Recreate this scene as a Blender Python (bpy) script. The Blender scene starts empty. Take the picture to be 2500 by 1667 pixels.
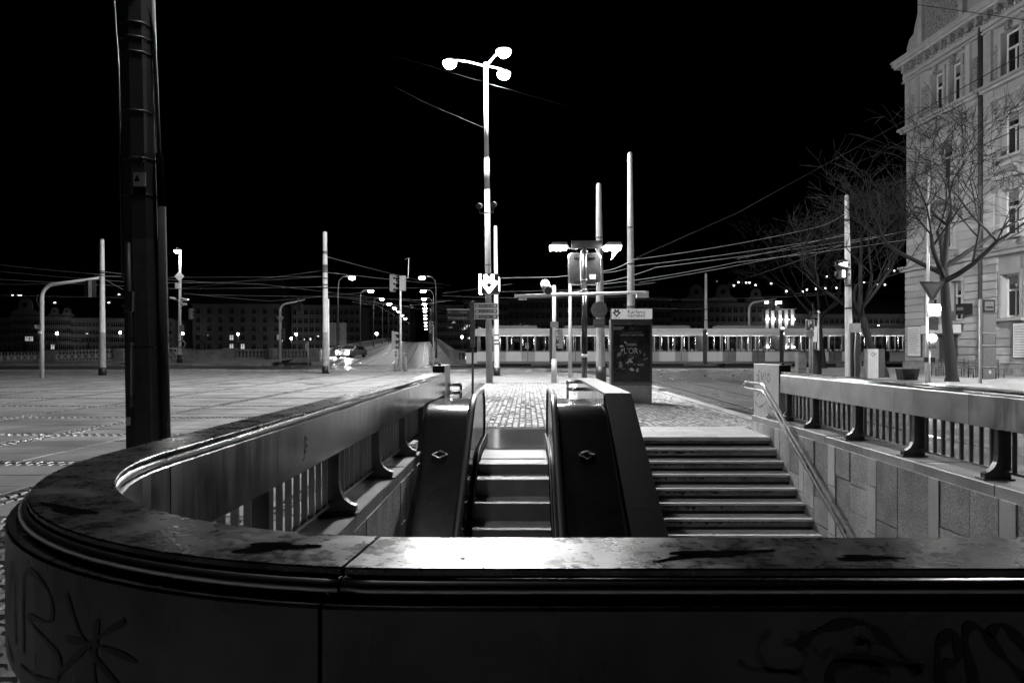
import bpy, math, random
from mathutils import Matrix, Vector
random.seed(7)
R = math.radians
SC = bpy.context.scene
COL = SC.collection
# ---------------------------------------------------------------- camera, world, exposure
CH = 1.48                       # camera height over the paving
F, VX, VY = 1667.0, 1285.0, 853.0   # focal length and vanishing point, in photo pixels (2500 wide)
cam = bpy.data.cameras.new('camera'); cam.lens = 24; cam.sensor_width = 36
cam.shift_x = (1250 - VX) / 2500; cam.shift_y = (VY - 833.5) / 2500
cam.clip_end = 6000; cam.clip_start = 0.05
co = bpy.data.objects.new('camera', cam); COL.objects.link(co)
co.location = (0, 0, CH); co.rotation_euler = (R(90), 0, 0); SC.camera = co
w = bpy.data.worlds.new('World'); SC.world = w; w.use_nodes = True
wn = w.node_tree.nodes; wl = w.node_tree.links
sky = wn.new('ShaderNodeTexSky'); sky.sky_type = 'NISHITA'; sky.sun_disc = False
sky.sun_elevation = R(-7); sky.sun_rotation = R(200)
bw = wn.new('ShaderNodeRGBToBW'); wl.new(sky.outputs[0], bw.inputs[0]); wl.new(bw.outputs[0], wn['Background'].inputs[0])
wn['Background'].inputs[1].default_value = 0.05
SC.view_settings.view_transform = 'Standard'; SC.view_settings.look = 'None'
SC.view_settings.exposure = 0.0; SC.view_settings.gamma = 1.0
SC.cycles.use_denoising = True
SC.cycles.sample_clamp_indirect = 6.0
SC.cycles.max_bounces = 8; SC.cycles.caustics_reflective = False; SC.cycles.caustics_refractive = False
LAMP = 3300.0                    # radiance of the three big lantern bowls over the square

def P(px, py, Y):               # photo pixel at depth Y -> point
    return Vector(((px - VX) / F * Y, Y, CH - (py - VY) / F * Y))
def G(px, py, z=0.0):           # photo pixel on a level -> point
    Y = F * (CH - z) / (py - VY); return Vector(((px - VX) / F * Y, Y, z))

# ---------------------------------------------------------------- materials
MATS = {}
def mat(name, c, rough=0.6, metal=0.0, var=0.0, vs=4.0, bump=0.0, bs=60.0, rv=0.0, streak=None, emit=0.0, stretch=(1, 1, 1), spec=0.5, spk=0.0, spks=90.0, orv=0.14):
    m = bpy.data.materials.new(name); m.use_nodes = True; MATS[name] = m
    nt = m.node_tree; N = nt.nodes; L = nt.links; b = N['Principled BSDF']
    b.inputs['Base Color'].default_value = (c, c, c, 1); b.inputs['Roughness'].default_value = rough
    b.inputs['Metallic'].default_value = metal; b.inputs['Specular IOR Level'].default_value = spec
    if emit:
        b.inputs['Emission Color'].default_value = (1, 1, 1, 1); b.inputs['Emission Strength'].default_value = emit
    g = N.new('ShaderNodeNewGeometry'); mp = N.new('ShaderNodeMapping'); mp.inputs['Scale'].default_value = stretch
    L.new(g.outputs['Position'], mp.inputs[0])
    def noise(scale, det=6.0, rgh=0.6):
        n = N.new('ShaderNodeTexNoise'); n.inputs['Scale'].default_value = scale; n.inputs['Detail'].default_value = det
        n.inputs['Roughness'].default_value = rgh; L.new(mp.outputs[0], n.inputs['Vector']); return n
    col = None
    if var:
        n = noise(vs); mr = N.new('ShaderNodeMapRange'); mr.inputs['From Min'].default_value = 0.3; mr.inputs['From Max'].default_value = 0.7
        mr.inputs['To Min'].default_value = max(0, c * (1 - var)); mr.inputs['To Max'].default_value = min(1, c * (1 + var))
        L.new(n.outputs['Fac'], mr.inputs['Value']); col = mr.outputs[0]
        if spk:
            n2 = noise(spks, 3); m2 = N.new('ShaderNodeMapRange'); m2.inputs['From Min'].default_value = 0.3; m2.inputs['From Max'].default_value = 0.7
            m2.inputs['To Min'].default_value = 1 - spk; m2.inputs['To Max'].default_value = 1 + spk; L.new(n2.outputs['Fac'], m2.inputs['Value'])
            mm = N.new('ShaderNodeMath'); mm.operation = 'MULTIPLY'; L.new(col, mm.inputs[0]); L.new(m2.outputs[0], mm.inputs[1]); col = mm.outputs[0]
        oi = N.new('ShaderNodeObjectInfo'); m3 = N.new('ShaderNodeMapRange'); m3.inputs['To Min'].default_value = 1 - orv; m3.inputs['To Max'].default_value = 1 + orv
        L.new(oi.outputs['Random'], m3.inputs['Value'])
        mm = N.new('ShaderNodeMath'); mm.operation = 'MULTIPLY'; L.new(col, mm.inputs[0]); L.new(m3.outputs[0], mm.inputs[1]); col = mm.outputs[0]
        L.new(col, b.inputs['Base Color'])
    if rv:
        n = noise(vs * 1.7, 8); mr = N.new('ShaderNodeMapRange'); mr.inputs['From Min'].default_value = 0.35; mr.inputs['From Max'].default_value = 0.7
        mr.inputs['To Min'].default_value = max(0.02, rough - rv); mr.inputs['To Max'].default_value = min(1, rough + rv)
        L.new(n.outputs['Fac'], mr.inputs['Value']); L.new(mr.outputs[0], b.inputs['Roughness'])
    if bump:
        n = noise(bs, 4); bp = N.new('ShaderNodeBump'); bp.inputs['Strength'].default_value = bump; bp.inputs['Distance'].default_value = 0.02
        L.new(n.outputs['Fac'], bp.inputs['Height']); L.new(bp.outputs[0], b.inputs['Normal'])
    return m
def cobbled(name, c, size, rough=0.55, joint=0.35, dist=0.02, rv=0.15):
    # small setts: brick pattern for joints with a bump, noise for wear
    m = mat(name, c, rough, var=0.35, vs=0.9, rv=rv); nt = m.node_tree; N = nt.nodes; L = nt.links; b = N['Principled BSDF']
    g = N.new('ShaderNodeNewGeometry')
    v = N.new('ShaderNodeTexVoronoi'); v.inputs['Scale'].default_value = 1.0 / size; v.feature = 'DISTANCE_TO_EDGE'; v.inputs['Randomness'].default_value = 0.55
    L.new(g.outputs['Position'], v.inputs['Vector'])
    mr = N.new('ShaderNodeMapRange'); mr.inputs['From Max'].default_value = 0.12; L.new(v.outputs['Distance'], mr.inputs['Value'])
    bp = N.new('ShaderNodeBump'); bp.inputs['Strength'].default_value = 0.9; bp.inputs['Distance'].default_value = dist
    L.new(mr.outputs[0], bp.inputs['Height']); L.new(bp.outputs[0], b.inputs['Normal'])
    src = b.inputs['Base Color'].links[0].from_socket
    m2 = N.new('ShaderNodeMapRange'); m2.inputs['To Min'].default_value = joint; L.new(mr.outputs[0], m2.inputs['Value'])
    mm = N.new('ShaderNodeMath'); mm.operation = 'MULTIPLY'; L.new(src, mm.inputs[0]); L.new(m2.outputs[0], mm.inputs[1]); L.new(mm.outputs[0], b.inputs['Base Color'])
    return m
def metal_sheet(name, c, rough, rv, streakscale, stain=0.5, sv=1.3, wave=0.25):
    # stainless sheet: run-down streaks, smears and stains of its own
    m = mat(name, c, rough, metal=1.0); nt = m.node_tree; N = nt.nodes; L = nt.links; b = N['Principled BSDF']
    g = N.new('ShaderNodeNewGeometry')
    def nz(scale, st, det=6.0):
        mp = N.new('ShaderNodeMapping'); mp.inputs['Scale'].default_value = st; L.new(g.outputs['Position'], mp.inputs[0])
        n = N.new('ShaderNodeTexNoise'); n.inputs['Scale'].default_value = scale; n.inputs['Detail'].default_value = det; L.new(mp.outputs[0], n.inputs['Vector']); return n
    a = nz(8, streakscale); s = nz(sv, (1, 1, 1), 9)
    m1 = N.new('ShaderNodeMapRange'); m1.inputs['From Min'].default_value = 0.3; m1.inputs['From Max'].default_value = 0.72; m1.inputs['To Min'].default_value = max(0.05, rough - rv); m1.inputs['To Max'].default_value = rough + rv
    ad = N.new('ShaderNodeMath'); ad.operation = 'MULTIPLY_ADD'; ad.inputs[1].default_value = 0.55; L.new(a.outputs['Fac'], ad.inputs[0])
    m0 = N.new('ShaderNodeMath'); m0.operation = 'MULTIPLY'; m0.inputs[1].default_value = 0.45; L.new(s.outputs['Fac'], m0.inputs[0]); L.new(m0.outputs[0], ad.inputs[2])
    L.new(ad.outputs[0], m1.inputs['Value']); L.new(m1.outputs[0], b.inputs['Roughness'])
    m2 = N.new('ShaderNodeMapRange'); m2.inputs['From Min'].default_value = 0.33; m2.inputs['From Max'].default_value = 0.66; m2.inputs['To Min'].default_value = c * stain; m2.inputs['To Max'].default_value = c
    L.new(s.outputs['Fac'], m2.inputs['Value']); L.new(m2.outputs[0], b.inputs['Base Color'])
    bn = nz(3.0, (1, 1, 1), 2); bp = N.new('ShaderNodeBump'); bp.inputs['Strength'].default_value = wave; bp.inputs['Distance'].default_value = 0.012
    L.new(bn.outputs['Fac'], bp.inputs['Height']); L.new(bp.outputs[0], b.inputs['Normal'])
    return m
metal_sheet('steel_top', 0.17, 0.3, 0.12, (6, 6, 6), 0.25, 9.0, 0.12)
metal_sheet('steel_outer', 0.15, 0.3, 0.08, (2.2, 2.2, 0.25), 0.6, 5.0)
mat('grime', 0.004, 1.0, var=0.5, vs=20, spec=0.0)
metal_sheet('steel_right', 0.6, 0.38, 0.12, (3.5, 3.5, 0.3), 0.7, 3.0)
metal_sheet('steel_band', 0.65, 0.21, 0.08, (2.2, 2.2, 0.25), 0.8, 2.0)
metal_sheet('steel_clad', 0.42, 0.13, 0.015, (2, 2, 2), 0.96, 1.5, 0.04)
mat('steel_tube', 0.75, 0.27, 1.0, var=0.06, vs=2)
mat('steel_bar', 0.3, 0.38, 1.0, var=0.2)
mat('steel_dark', 0.16, 0.4, 1.0, var=0.3)
mat('step_metal', 0.34, 0.5, 0.1, var=0.2)
mat('granite', 0.35, 0.62, orv=0.28, var=0.35, vs=2.5, spk=0.5, spks=45, bump=0.25, bs=160)
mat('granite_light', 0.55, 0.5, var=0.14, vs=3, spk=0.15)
mat('granite_coping', 0.3, 0.5, var=0.3, vs=2.2, spk=0.2, bump=0.15, bs=120)
mat('granite_dark', 0.008, 0.5, var=0.25, vs=5, spk=0.3, spec=0.08)
mat('granite_polish', 0.4, 0.3, var=0.12, vs=2, spk=0.12)
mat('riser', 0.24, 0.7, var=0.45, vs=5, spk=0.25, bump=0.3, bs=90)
mat('stain', 0.02, 0.6, var=0.4)  # run-off stains, and the shade painted into the step recesses
mat('mortar', 0.05, 0.9)
mat('slab', 0.24, 0.62, orv=0.2, var=0.4, vs=0.8, spk=0.12, rv=0.16, bump=0.12, bs=40)
mat('sett', 0.16, 0.5, var=0.4, vs=7, rv=0.2)
mat('sett_light', 0.42, 0.55, var=0.35, vs=6, rv=0.15)
mat('joint', 0.07, 0.9, var=0.4)
cobbled('road', 0.12, 0.16, 0.42, 0.4, 0.03)
cobbled('walk', 0.3, 0.09, 0.55, 0.5, 0.015)
mat('asphalt', 0.05, 0.6, var=0.35, vs=0.6, bump=0.3, bs=120, rv=0.2)
mat('paint_white', 0.75, 0.6, var=0.2, vs=5)
mat('rail_steel', 0.6, 0.2, 1.0, rv=0.1)
mat('kerb', 0.28, 0.6, var=0.3, vs=3, spk=0.2)
mat('pole_light', 0.55, 0.45, var=0.1, vs=3)
mat('pole_grey', 0.22, 0.5, var=0.15, vs=4)
mat('pole_base', 0.28, 0.8, var=0.25, vs=5, bump=0.4, bs=120)
mat('pole_conc', 0.035, 0.85, var=0.3, vs=6, bump=0.5, bs=150, spk=0.3)
mat('pole_near', 0.04, 0.55, var=0.15, vs=4)
mat('black', 0.012, 0.5, var=0.3)
mat('black_gloss', 0.015, 0.15)
mat('rubber', 0.012, 0.3)
mat('dark_grey', 0.06, 0.5, var=0.2)
mat('mid_grey', 0.2, 0.5, var=0.2)
mat('white', 0.75, 0.45, var=0.08)
mat('cream', 0.7, 0.6)
mat('sign_back', 0.07, 0.35, 0.6, var=0.25, vs=8)
mat('wire', 0.28, 0.5)
mat('wire_dark', 0.008, 0.8)
mat('bark', 0.011, 0.9, var=0.5, vs=8, bump=0.8, bs=40)
mat('twig', 0.008, 0.9)
mat('stucco', 0.42, 0.85, var=0.13, vs=0.8, bump=0.12, bs=30)
mat('stucco_trim', 0.38, 0.85, var=0.15, vs=2)
mat('relief', 0.24, 0.9, var=0.75, vs=9, bump=1.0, bs=12)
mat('drainpipe', 0.1, 0.5, 0.4, var=0.2)
mat('window_white', 0.7, 0.5)
mat('glass_dark', 0.012, 0.05)
mat('roof', 0.02, 0.8, var=0.3, vs=3)
mat('far_wall', 0.2, 0.9, var=0.25, vs=0.2)
mat('far_wall_dark', 0.08, 0.9, var=0.25, vs=0.2)
mat('hill', 0.03, 1.0, var=0.5, vs=0.01)
mat('water', 0.01, 0.08, bump=0.4, bs=1.2)
mat('earth', 0.06, 0.95, var=0.4)
mat('stone_old', 0.16, 0.85, var=0.4, vs=1.5, bump=0.4, bs=30)
mat('iron', 0.5, 0.5, var=0.15)
mat('tram_body', 0.5, 0.3, var=0.05)
mat('tram_dark', 0.12, 0.35)
mat('tram_seat', 0.12, 0.7)
mat('poster', 0.018, 0.25, var=0.6, vs=5)
mat('print_light', 0.5, 0.5)
mat('print_grey', 0.2, 0.5, var=0.6, vs=25)
mat('paper', 0.7, 0.7, var=0.08)
mat('graffiti_dark', 0.008, 0.35)
mat('graffiti_grey', 0.16, 0.6)
mat('car_paint', 0.2, 0.2, 0.3)
def glow(name, s, c=1.0):
    m = bpy.data.materials.new(name); m.use_nodes = True; MATS[name] = m; nt = m.node_tree
    b = nt.nodes['Principled BSDF']; b.inputs['Base Color'].default_value = (0.8 * c,) * 3 + (1,)
    b.inputs['Emission Color'].default_value = (1, 1, 1, 1); b.inputs['Emission Strength'].default_value = s
    return m
glow('lamp_big', LAMP); glow('lamp_street', 170); glow('lamp_quay', 60); glow('lamp_added', 270); glow('name_board', 0.3); glow('lamp_far', 25); glow('lamp_panel', 260); glow('lamp_glare', 250); glow('signal_white', 25)
glow('sign_glow', 9); glow('window_lit', 0.5); glow('window_hill', 7.0); glow('tram_light', 60.0); glow('headlight', 700); glow('sign_letters', 6.0)
glow('facade_spot', 60); glow('lamp_side', 2900); glow('panel_lit', 0.5); glow('signal_dim', 3)
def glassmat(name, rough=0.0):
    m = bpy.data.materials.new(name); m.use_nodes = True; MATS[name] = m; nt = m.node_tree; N = nt.nodes; L = nt.links
    t = N.new('ShaderNodeBsdfTransparent'); t.inputs[0].default_value = (0.8, 0.8, 0.8, 1); gl = N.new('ShaderNodeBsdfGlossy'); gl.inputs['Roughness'].default_value = 0.03
    mx = N.new('ShaderNodeMixShader'); fr = N.new('ShaderNodeFresnel'); L.new(fr.outputs[0], mx.inputs[0]); L.new(t.outputs[0], mx.inputs[1]); L.new(gl.outputs[0], mx.inputs[2])
    L.new(mx.outputs[0], N['Material Output'].inputs[0]); return m
glassmat('glass')

# ---------------------------------------------------------------- mesh helpers
class MB:
    def __init__(s): s.v = []; s.f = []; s.s = []
    def add(s, vs, fs, smooth=False):
        o = len(s.v); s.v += [tuple(x) for x in vs]
        for f in fs: s.f.append(tuple(i + o for i in f)); s.s.append(smooth)
        return s
    def box(s, x0, y0, z0, x1, y1, z1):
        if x0 > x1: x0, x1 = x1, x0
        if y0 > y1: y0, y1 = y1, y0
        if z0 > z1: z0, z1 = z1, z0
        return s.add([(x0,y0,z0),(x1,y0,z0),(x1,y1,z0),(x0,y1,z0),(x0,y0,z1),(x1,y0,z1),(x1,y1,z1),(x0,y1,z1)],
              [(0,3,2,1),(4,5,6,7),(0,1,5,4),(1,2,6,5),(2,3,7,6),(3,0,4,7)])
    def bbox(s, x0, y0, z0, x1, y1, z1, c):      # box with chamfered top edge
        return s.add([(x0,y0,z0),(x1,y0,z0),(x1,y1,z0),(x0,y1,z0),(x0,y0,z1-c),(x1,y0,z1-c),(x1,y1,z1-c),(x0,y1,z1-c),(x0+c,y0+c,z1),(x1-c,y0+c,z1),(x1-c,y1-c,z1),(x0+c,y1-c,z1)],
              [(0,1,5,4),(1,2,6,5),(2,3,7,6),(3,0,4,7),(4,5,9,8),(5,6,10,9),(6,7,11,10),(7,4,8,11),(8,9,10,11)])
    def quad(s, a, b, c, d): return s.add([a, b, c, d], [(0,1,2,3)])
    def tube(s, p0, p1, r0, r1=None, n=10, cap=True): return s.path([p0, p1], [r0, r0 if r1 is None else r1], n, cap)
    def path(s, pts, rs, n=8, cap=True, smooth=True):
        pts = [Vector(p) for p in pts]
        if not hasattr(rs, '__len__'): rs = [rs] * len(pts)
        o = len(s.v); prev = None
        for i, p in enumerate(pts):
            t = (pts[min(i + 1, len(pts) - 1)] - pts[max(i - 1, 0)])
            t = t.normalized() if t.length > 1e-9 else Vector((0, 0, 1))
            if prev is None:
                a = Vector((0, 0, 1)) if abs(t.z) < 0.9 else Vector((1, 0, 0)); u = t.cross(a).normalized()
            else:
                u = prev - t * prev.dot(t); u = u.normalized() if u.length > 1e-6 else t.orthogonal().normalized()
            prev = u; v = t.cross(u)
            for k in range(n):
                q = 2 * math.pi * k / n; s.v.append(tuple(p + (u * math.cos(q) + v * math.sin(q)) * rs[i]))
        m = len(pts)
        for i in range(m - 1):
            for k in range(n):
                s.f.append((o + i*n + k, o + i*n + (k+1) % n, o + (i+1)*n + (k+1) % n, o + (i+1)*n + k)); s.s.append(smooth)
        if cap:
            s.f.append(tuple(o + k for k in reversed(range(n)))); s.s.append(False)
            s.f.append(tuple(o + (m-1)*n + k for k in range(n))); s.s.append(False)
        return s
    def sweep(s, fn, ss, prof, closed=True, smooth=False, cap=True):
        # fn(s, off, z) -> point; prof: (off, z) polygon
        o = len(s.v); n = len(prof)
        for t in ss:
            for (a, z) in prof: s.v.append(tuple(fn(t, a, z)))
        for i in range(len(ss) - 1):
            for k in range(n if closed else n - 1):
                s.f.append((o + i*n + k, o + i*n + (k+1) % n, o + (i+1)*n + (k+1) % n, o + (i+1)*n + k)); s.s.append(smooth)
        if cap and closed:
            s.f.append(tuple(o + k for k in reversed(range(n)))); s.s.append(False)
            s.f.append(tuple(o + (len(ss)-1)*n + k for k in range(n))); s.s.append(False)
        return s
    def prism(s, poly, fn, d0, d1):     # 2D polygon, fn(a, b, d) -> point
        n = len(poly); o = len(s.v)
        for d in (d0, d1):
            for (a, b) in poly: s.v.append(tuple(fn(a, b, d)))
        s.f.append(tuple(o + k for k in range(n))); s.s.append(False)
        s.f.append(tuple(o + n + k for k in reversed(range(n)))); s.s.append(False)
        for k in range(n): s.f.append((o + (k+1) % n, o + k, o + n + k, o + n + (k+1) % n)); s.s.append(False)
        return s
    def lathe(s, prof, c, n=12, smooth=True):  # prof (r, z) bottom to top
        o = len(s.v); c = Vector(c); m = len(prof)
        for (r, z) in prof:
            for k in range(n): q = 2*math.pi*k/n; s.v.append((c.x + r*math.cos(q), c.y + r*math.sin(q), c.z + z))
        for i in range(m - 1):
            for k in range(n): s.f.append((o+i*n+k, o+i*n+(k+1)%n, o+(i+1)*n+(k+1)%n, o+(i+1)*n+k)); s.s.append(smooth)
        s.f.append(tuple(o+k for k in reversed(range(n)))); s.s.append(False)
        s.f.append(tuple(o+(m-1)*n+k for k in range(n))); s.s.append(False)
        return s
    def ball(s, c, r, n=10, sz=1.0):
        h = n // 2 + 1
        return s.lathe([(max(0.001, r*math.sin(math.pi*i/h)), -r*sz*math.cos(math.pi*i/h)) for i in range(h + 1)], c, n)
    def ring(s, c, r, t, axis='y', n=20, k=6):
        c = Vector(c); pts = []
        for i in range(n + 1):
            q = 2*math.pi*i/n
            pts.append(c + (Vector((math.cos(q)*r, 0, math.sin(q)*r)) if axis == 'y' else Vector((0, math.cos(q)*r, math.sin(q)*r))))
        return s.path(pts, t, k, False)
    def mesh(s, name, m):
        me = bpy.data.meshes.new(name); me.from_pydata(s.v, [], s.f); me.polygons.foreach_set('use_smooth', s.s)
        me.materials.append(MATS[m]); me.update(); return me
    def build(s, name, m, parent=None): return put(name, s.mesh(name, m), parent)
def put(name, me, parent=None, M=None):
    o = bpy.data.objects.new(name, me); COL.objects.link(o)
    if M is not None: o.matrix_basis = M
    if parent is not None:
        o.parent = parent
        o.matrix_parent_inverse = Matrix.Translation(-Vector(parent.matrix_basis.translation)) if parent.parent is None else Matrix.Identity(4)
    return o
def tag(o, label=None, cat=None, group=None, kind=None):
    if label: o['label'] = label
    if cat: o['category'] = cat
    if group: o['group'] = group
    if kind: o['kind'] = kind
    return o
def thing(name, label, cat, loc=(0, 0, 0), group=None):
    o = bpy.data.objects.new(name, None); COL.objects.link(o); o.empty_display_size = 0.2
    o.location = loc; return tag(o, label, cat, group)
def dup(r, loc, label=None, group=None, rz=None):
    c = r.copy(); COL.objects.link(c); c.location = loc
    if rz is not None: c.rotation_euler[2] = rz
    if label: c['label'] = label
    if group: c['group'] = group
    for ch in kids(r):
        d = ch.copy(); COL.objects.link(d); d.parent = c
        for g in kids(ch):
            e = g.copy(); COL.objects.link(e); e.parent = d
    return c
def kids(o): return [x for x in bpy.data.objects if x.parent is o]
def text(body, size, M, m, parent, name='lettering', ext=0.004, align='CENTER', sx=1.0):
    cu = bpy.data.curves.new('t', 'FONT'); cu.body = body; cu.size = size; cu.extrude = ext; cu.align_x = align; cu.align_y = 'CENTER'; cu.resolution_u = 3
    to = bpy.data.objects.new('t', cu); COL.objects.link(to); bpy.context.view_layer.update()
    me = bpy.data.meshes.new_from_object(to.evaluated_get(bpy.context.evaluated_depsgraph_get())); bpy.data.objects.remove(to); bpy.data.curves.remove(cu)
    me.materials.clear(); me.materials.append(MATS[m]); me.name = name
    return put(name, me, parent, M @ Matrix.Diagonal((sx, 1, 1, 1)))
def facing(x, y, z, rz=0.0):        # text frame: reads along +X (turned by rz), faces -Y
    return Matrix.Translation((x, y, z)) @ Matrix.Rotation(rz, 4, 'Z') @ Matrix.Rotation(R(90), 4, 'X')
def lerp(a, b, t): return a + (b - a) * t
def stroke(pts, width, fn, lift):     # a painted line: flat ribbon of 2D points laid on a surface fn(a, b, lift)
    mb = MB(); pts = [Vector(p) for p in pts]; q = []
    for i in range(len(pts) - 1):     # Catmull-Rom
        p0 = pts[max(i-1, 0)]; p1 = pts[i]; p2 = pts[i+1]; p3 = pts[min(i+2, len(pts)-1)]
        for k in range(6):
            t = k / 6; q.append(0.5*((2*p1) + (p2-p0)*t + (2*p0-5*p1+4*p2-p3)*t*t + (3*p1-p0-3*p2+p3)*t**3))
    q.append(pts[-1]); vs = []
    for i, p in enumerate(q):
        d = q[min(i+1, len(q)-1)] - q[max(i-1, 0)]; d = d.normalized() if d.length > 0 else Vector((1, 0)); nrm = Vector((-d.y, d.x))
        wd = width * (0.75 + 0.35*math.sin(i*0.9)) / 2
        vs += [fn(*(p + nrm*wd), lift), fn(*(p - nrm*wd), lift)]
    mb.add(vs, [(2*i, 2*i+1, 2*i+3, 2*i+2) for i in range(len(q)-1)])
    return mb
# ---------------------------------------------------------------- the setting: ground, roads, river, hills
PX0, PX1, PY0, PY1 = -1.3, 4.2, 1.55, 12.0     # the stair pit
def struct(name, mb, m): return tag(mb.build(name, m), kind='structure')
def sheet(z, *rects):
    mb = MB()
    for (x0, y0, x1, y1) in rects: mb.quad((x0, y0, z), (x1, y0, z), (x1, y1, z), (x0, y1, z))
    return mb
# bed of the square (under slabs and setts), with the pit left open
struct('ground', sheet(-0.03, (-300, -300, 300, PY0), (-300, PY0, PX0, PY1), (PX1, PY0, 300, PY1), (-300, PY1, 300, 68)), 'joint')
def DZ(Y):      # height of the bridge road
    T = [(55, 0.0), (62, 0.05), (75, 0.42), (100, 1.1), (125, 1.8), (150, 2.5), (200, 3.7), (260, 4.3), (330, 4.5), (900, 4.6)]
    for (a, b), (c, d) in zip(T, T[1:]):
        if Y <= c: return lerp(b, d, max(0, (Y - a) / (c - a)))
    return 4.6
def BX(Y): return -15.3 - 0.146 * (Y - 75)
# cobbled carriageway in front of the bridge and along the tram line
rd = MB(); ys = [46.5, 50, 55, 60, 68]
rd.quad((-90, 46.5, 0.004), (4.7, 46.5, 0.004), (4.7, 62.5, 0.004), (-90, 62.5, 0.004))
rd.quad((4.7, 17.5, 0.004), (12.6, 14, 0.004), (14.6, 46.5, 0.004), (4.7, 46.5, 0.004))
rd.quad((4.7, 46.5, 0.004), (14.6, 46.5, 0.004), (90, 46.5, 0.004), (90, 62.5, 0.004)); rd.quad((4.7, 46.5, 0.0045), (90, 62.5, 0.0045), (90, 62.6, 0.0045), (4.7, 62.5, 0.0045))
struct('road', rd, 'road')
st = MB(); st.quad((5.2, -60, 0.002), (12.6, -60, 0.002), (12.6, 14, 0.002), (5.2, 17.2, 0.002))
st.quad((8.2, 17, 0.008), (11.6, 17, 0.008), (12.6, 33, 0.008), (9.2, 32, 0.008)); struct('road', st, 'asphalt')
# bridge road and its two pavements
def ribbon(off0, off1, dz, y0, y1, n=34, th=None):
    mb = MB(); Y = [lerp(y0, y1, (i / n) ** 1.4) for i in range(n + 1)]; vs = []
    for y in Y: vs += [(BX(y) + off0, y, DZ(y) + dz), (BX(y) + off1, y, DZ(y) + dz)]
    mb.add(vs, [(2*i, 2*i+1, 2*i+3, 2*i+2) for i in range(n)])
    if th:
        vs2 = [(a, b, c - th) for a, b, c in vs]
        mb.add(vs + vs2, [(2*i, 2*i+2, 2*i+2+2*(n+1), 2*i+2*(n+1)) for i in range(n)] + [(2*i+1, 2*i+1+2*(n+1), 2*i+3+2*(n+1), 2*i+3) for i in range(n)] + [(1, 0, 2*(n+1), 2*(n+1)+1)])
    return mb
struct('bridge_road', ribbon(-4.6, 4.6, 0.0, 62, 640, th=0.6), 'road')
struct('bridge_pavement', ribbon(4.6, 6.8, 0.13, 66, 640, th=0.7), 'walk')
struct('bridge_pavement', ribbon(-6.8, -4.6, 0.13, 66, 640, th=0.7), 'walk')
qy = MB()       # quay pavement running up to the bridge on the left
for a, b in ((-95, -60), (-60, -36), (-36, -22.5)):
    za, zb = (lerp(0.02, 0.55, max(0, (a + 70) / 47)), lerp(0.02, 0.55, max(0, (b + 70) / 47)))
    qy.quad((a, 60.5, 0.13), (b, 60.5, 0.13 + zb * 0.3), (b, 68, 0.13 + zb), (a, 68, 0.13 + za))
    qy.quad((a, 60.5, -0.05), (b, 60.5, -0.05), (b, 60.5, 0.13 + zb * 0.3), (a, 60.5, 0.13))
struct('quay_pavement', qy, 'walk')
struct('quay_pavement', MB().box(-7.5, 62.6, -0.05, 95, 68, 0.13), 'walk')
struct('river', sheet(-5.5, (-900, 68, 900, 232)), 'water')
struct('quay_wall', MB().box(-900, 67.9, -6, 900, 68.3, -0.04), 'stone_old')
struct('far_bank', MB().box(-900, 232, -6, 900, 520, 1.5), 'earth')
hl = MB(); hv = []; HN = 60
def HZ(x, Y): return 5 + max(0, Y - 500) * 0.175
for i in range(HN + 1):
    for Y in (500, 700, 900, 1120, 1300):
        x = -1600 + 3200 * i / HN; k = 1.0 if Y < 1100 else (0.8 + 0.1*math.sin(i*0.5) + 0.1*math.cos(i*0.21))
        hv.append((x, Y, 1.4 + (HZ(x, Y) - 1.4) * k))
hl.add(hv, [(i*5+k, (i+1)*5+k, (i+1)*5+k+1, i*5+k+1) for i in range(HN) for k in range(4)]); struct('hill', hl, 'hill')
# kerbs
def kerb(pts, name='kerb', h=0.12, wd=0.28, z0=-0.03):
    mb = MB(); n = len(pts)
    for (a, b) in zip(pts, pts[1:]):
        a = Vector((*a, 0)); b = Vector((*b, 0)); d = (b - a).normalized(); nn = Vector((-d.y, d.x, 0)) * wd / 2
        L = (b - a).length; k = max(1, int(L / 1.2))
        for i in range(k):
            p = a + d * (L * i / k + 0.008); q = a + d * (L * (i + 1) / k - 0.008)
            mb.add([p-nn+Vector((0,0,z0)), q-nn+Vector((0,0,z0)), q+nn+Vector((0,0,z0)), p+nn+Vector((0,0,z0)), p-nn+Vector((0,0,h)), q-nn+Vector((0,0,h)), q+nn+Vector((0,0,h)), p+nn+Vector((0,0,h))],
                   [(0,3,2,1),(4,5,6,7),(0,1,5,4),(1,2,6,5),(2,3,7,6),(3,0,4,7)])
    o = struct(name, mb, 'kerb'); o['kind'] = 'stuff'; return o
kerb([(-90, 46.4), (-4, 46.4), (0.5, 44), (3.2, 38), (4.5, 30), (4.78, 24)])
kerb([(4.78, 24), (4.8, 12.95)], h=0.015)
kerb([(-22.6, 62), (-22.9, 64), (-45, 60.4), (-90, 60.4)])
kerb([(12.8, -60), (12.8, 14), (14.8, 46), (20, 52), (90, 52)])
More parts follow.
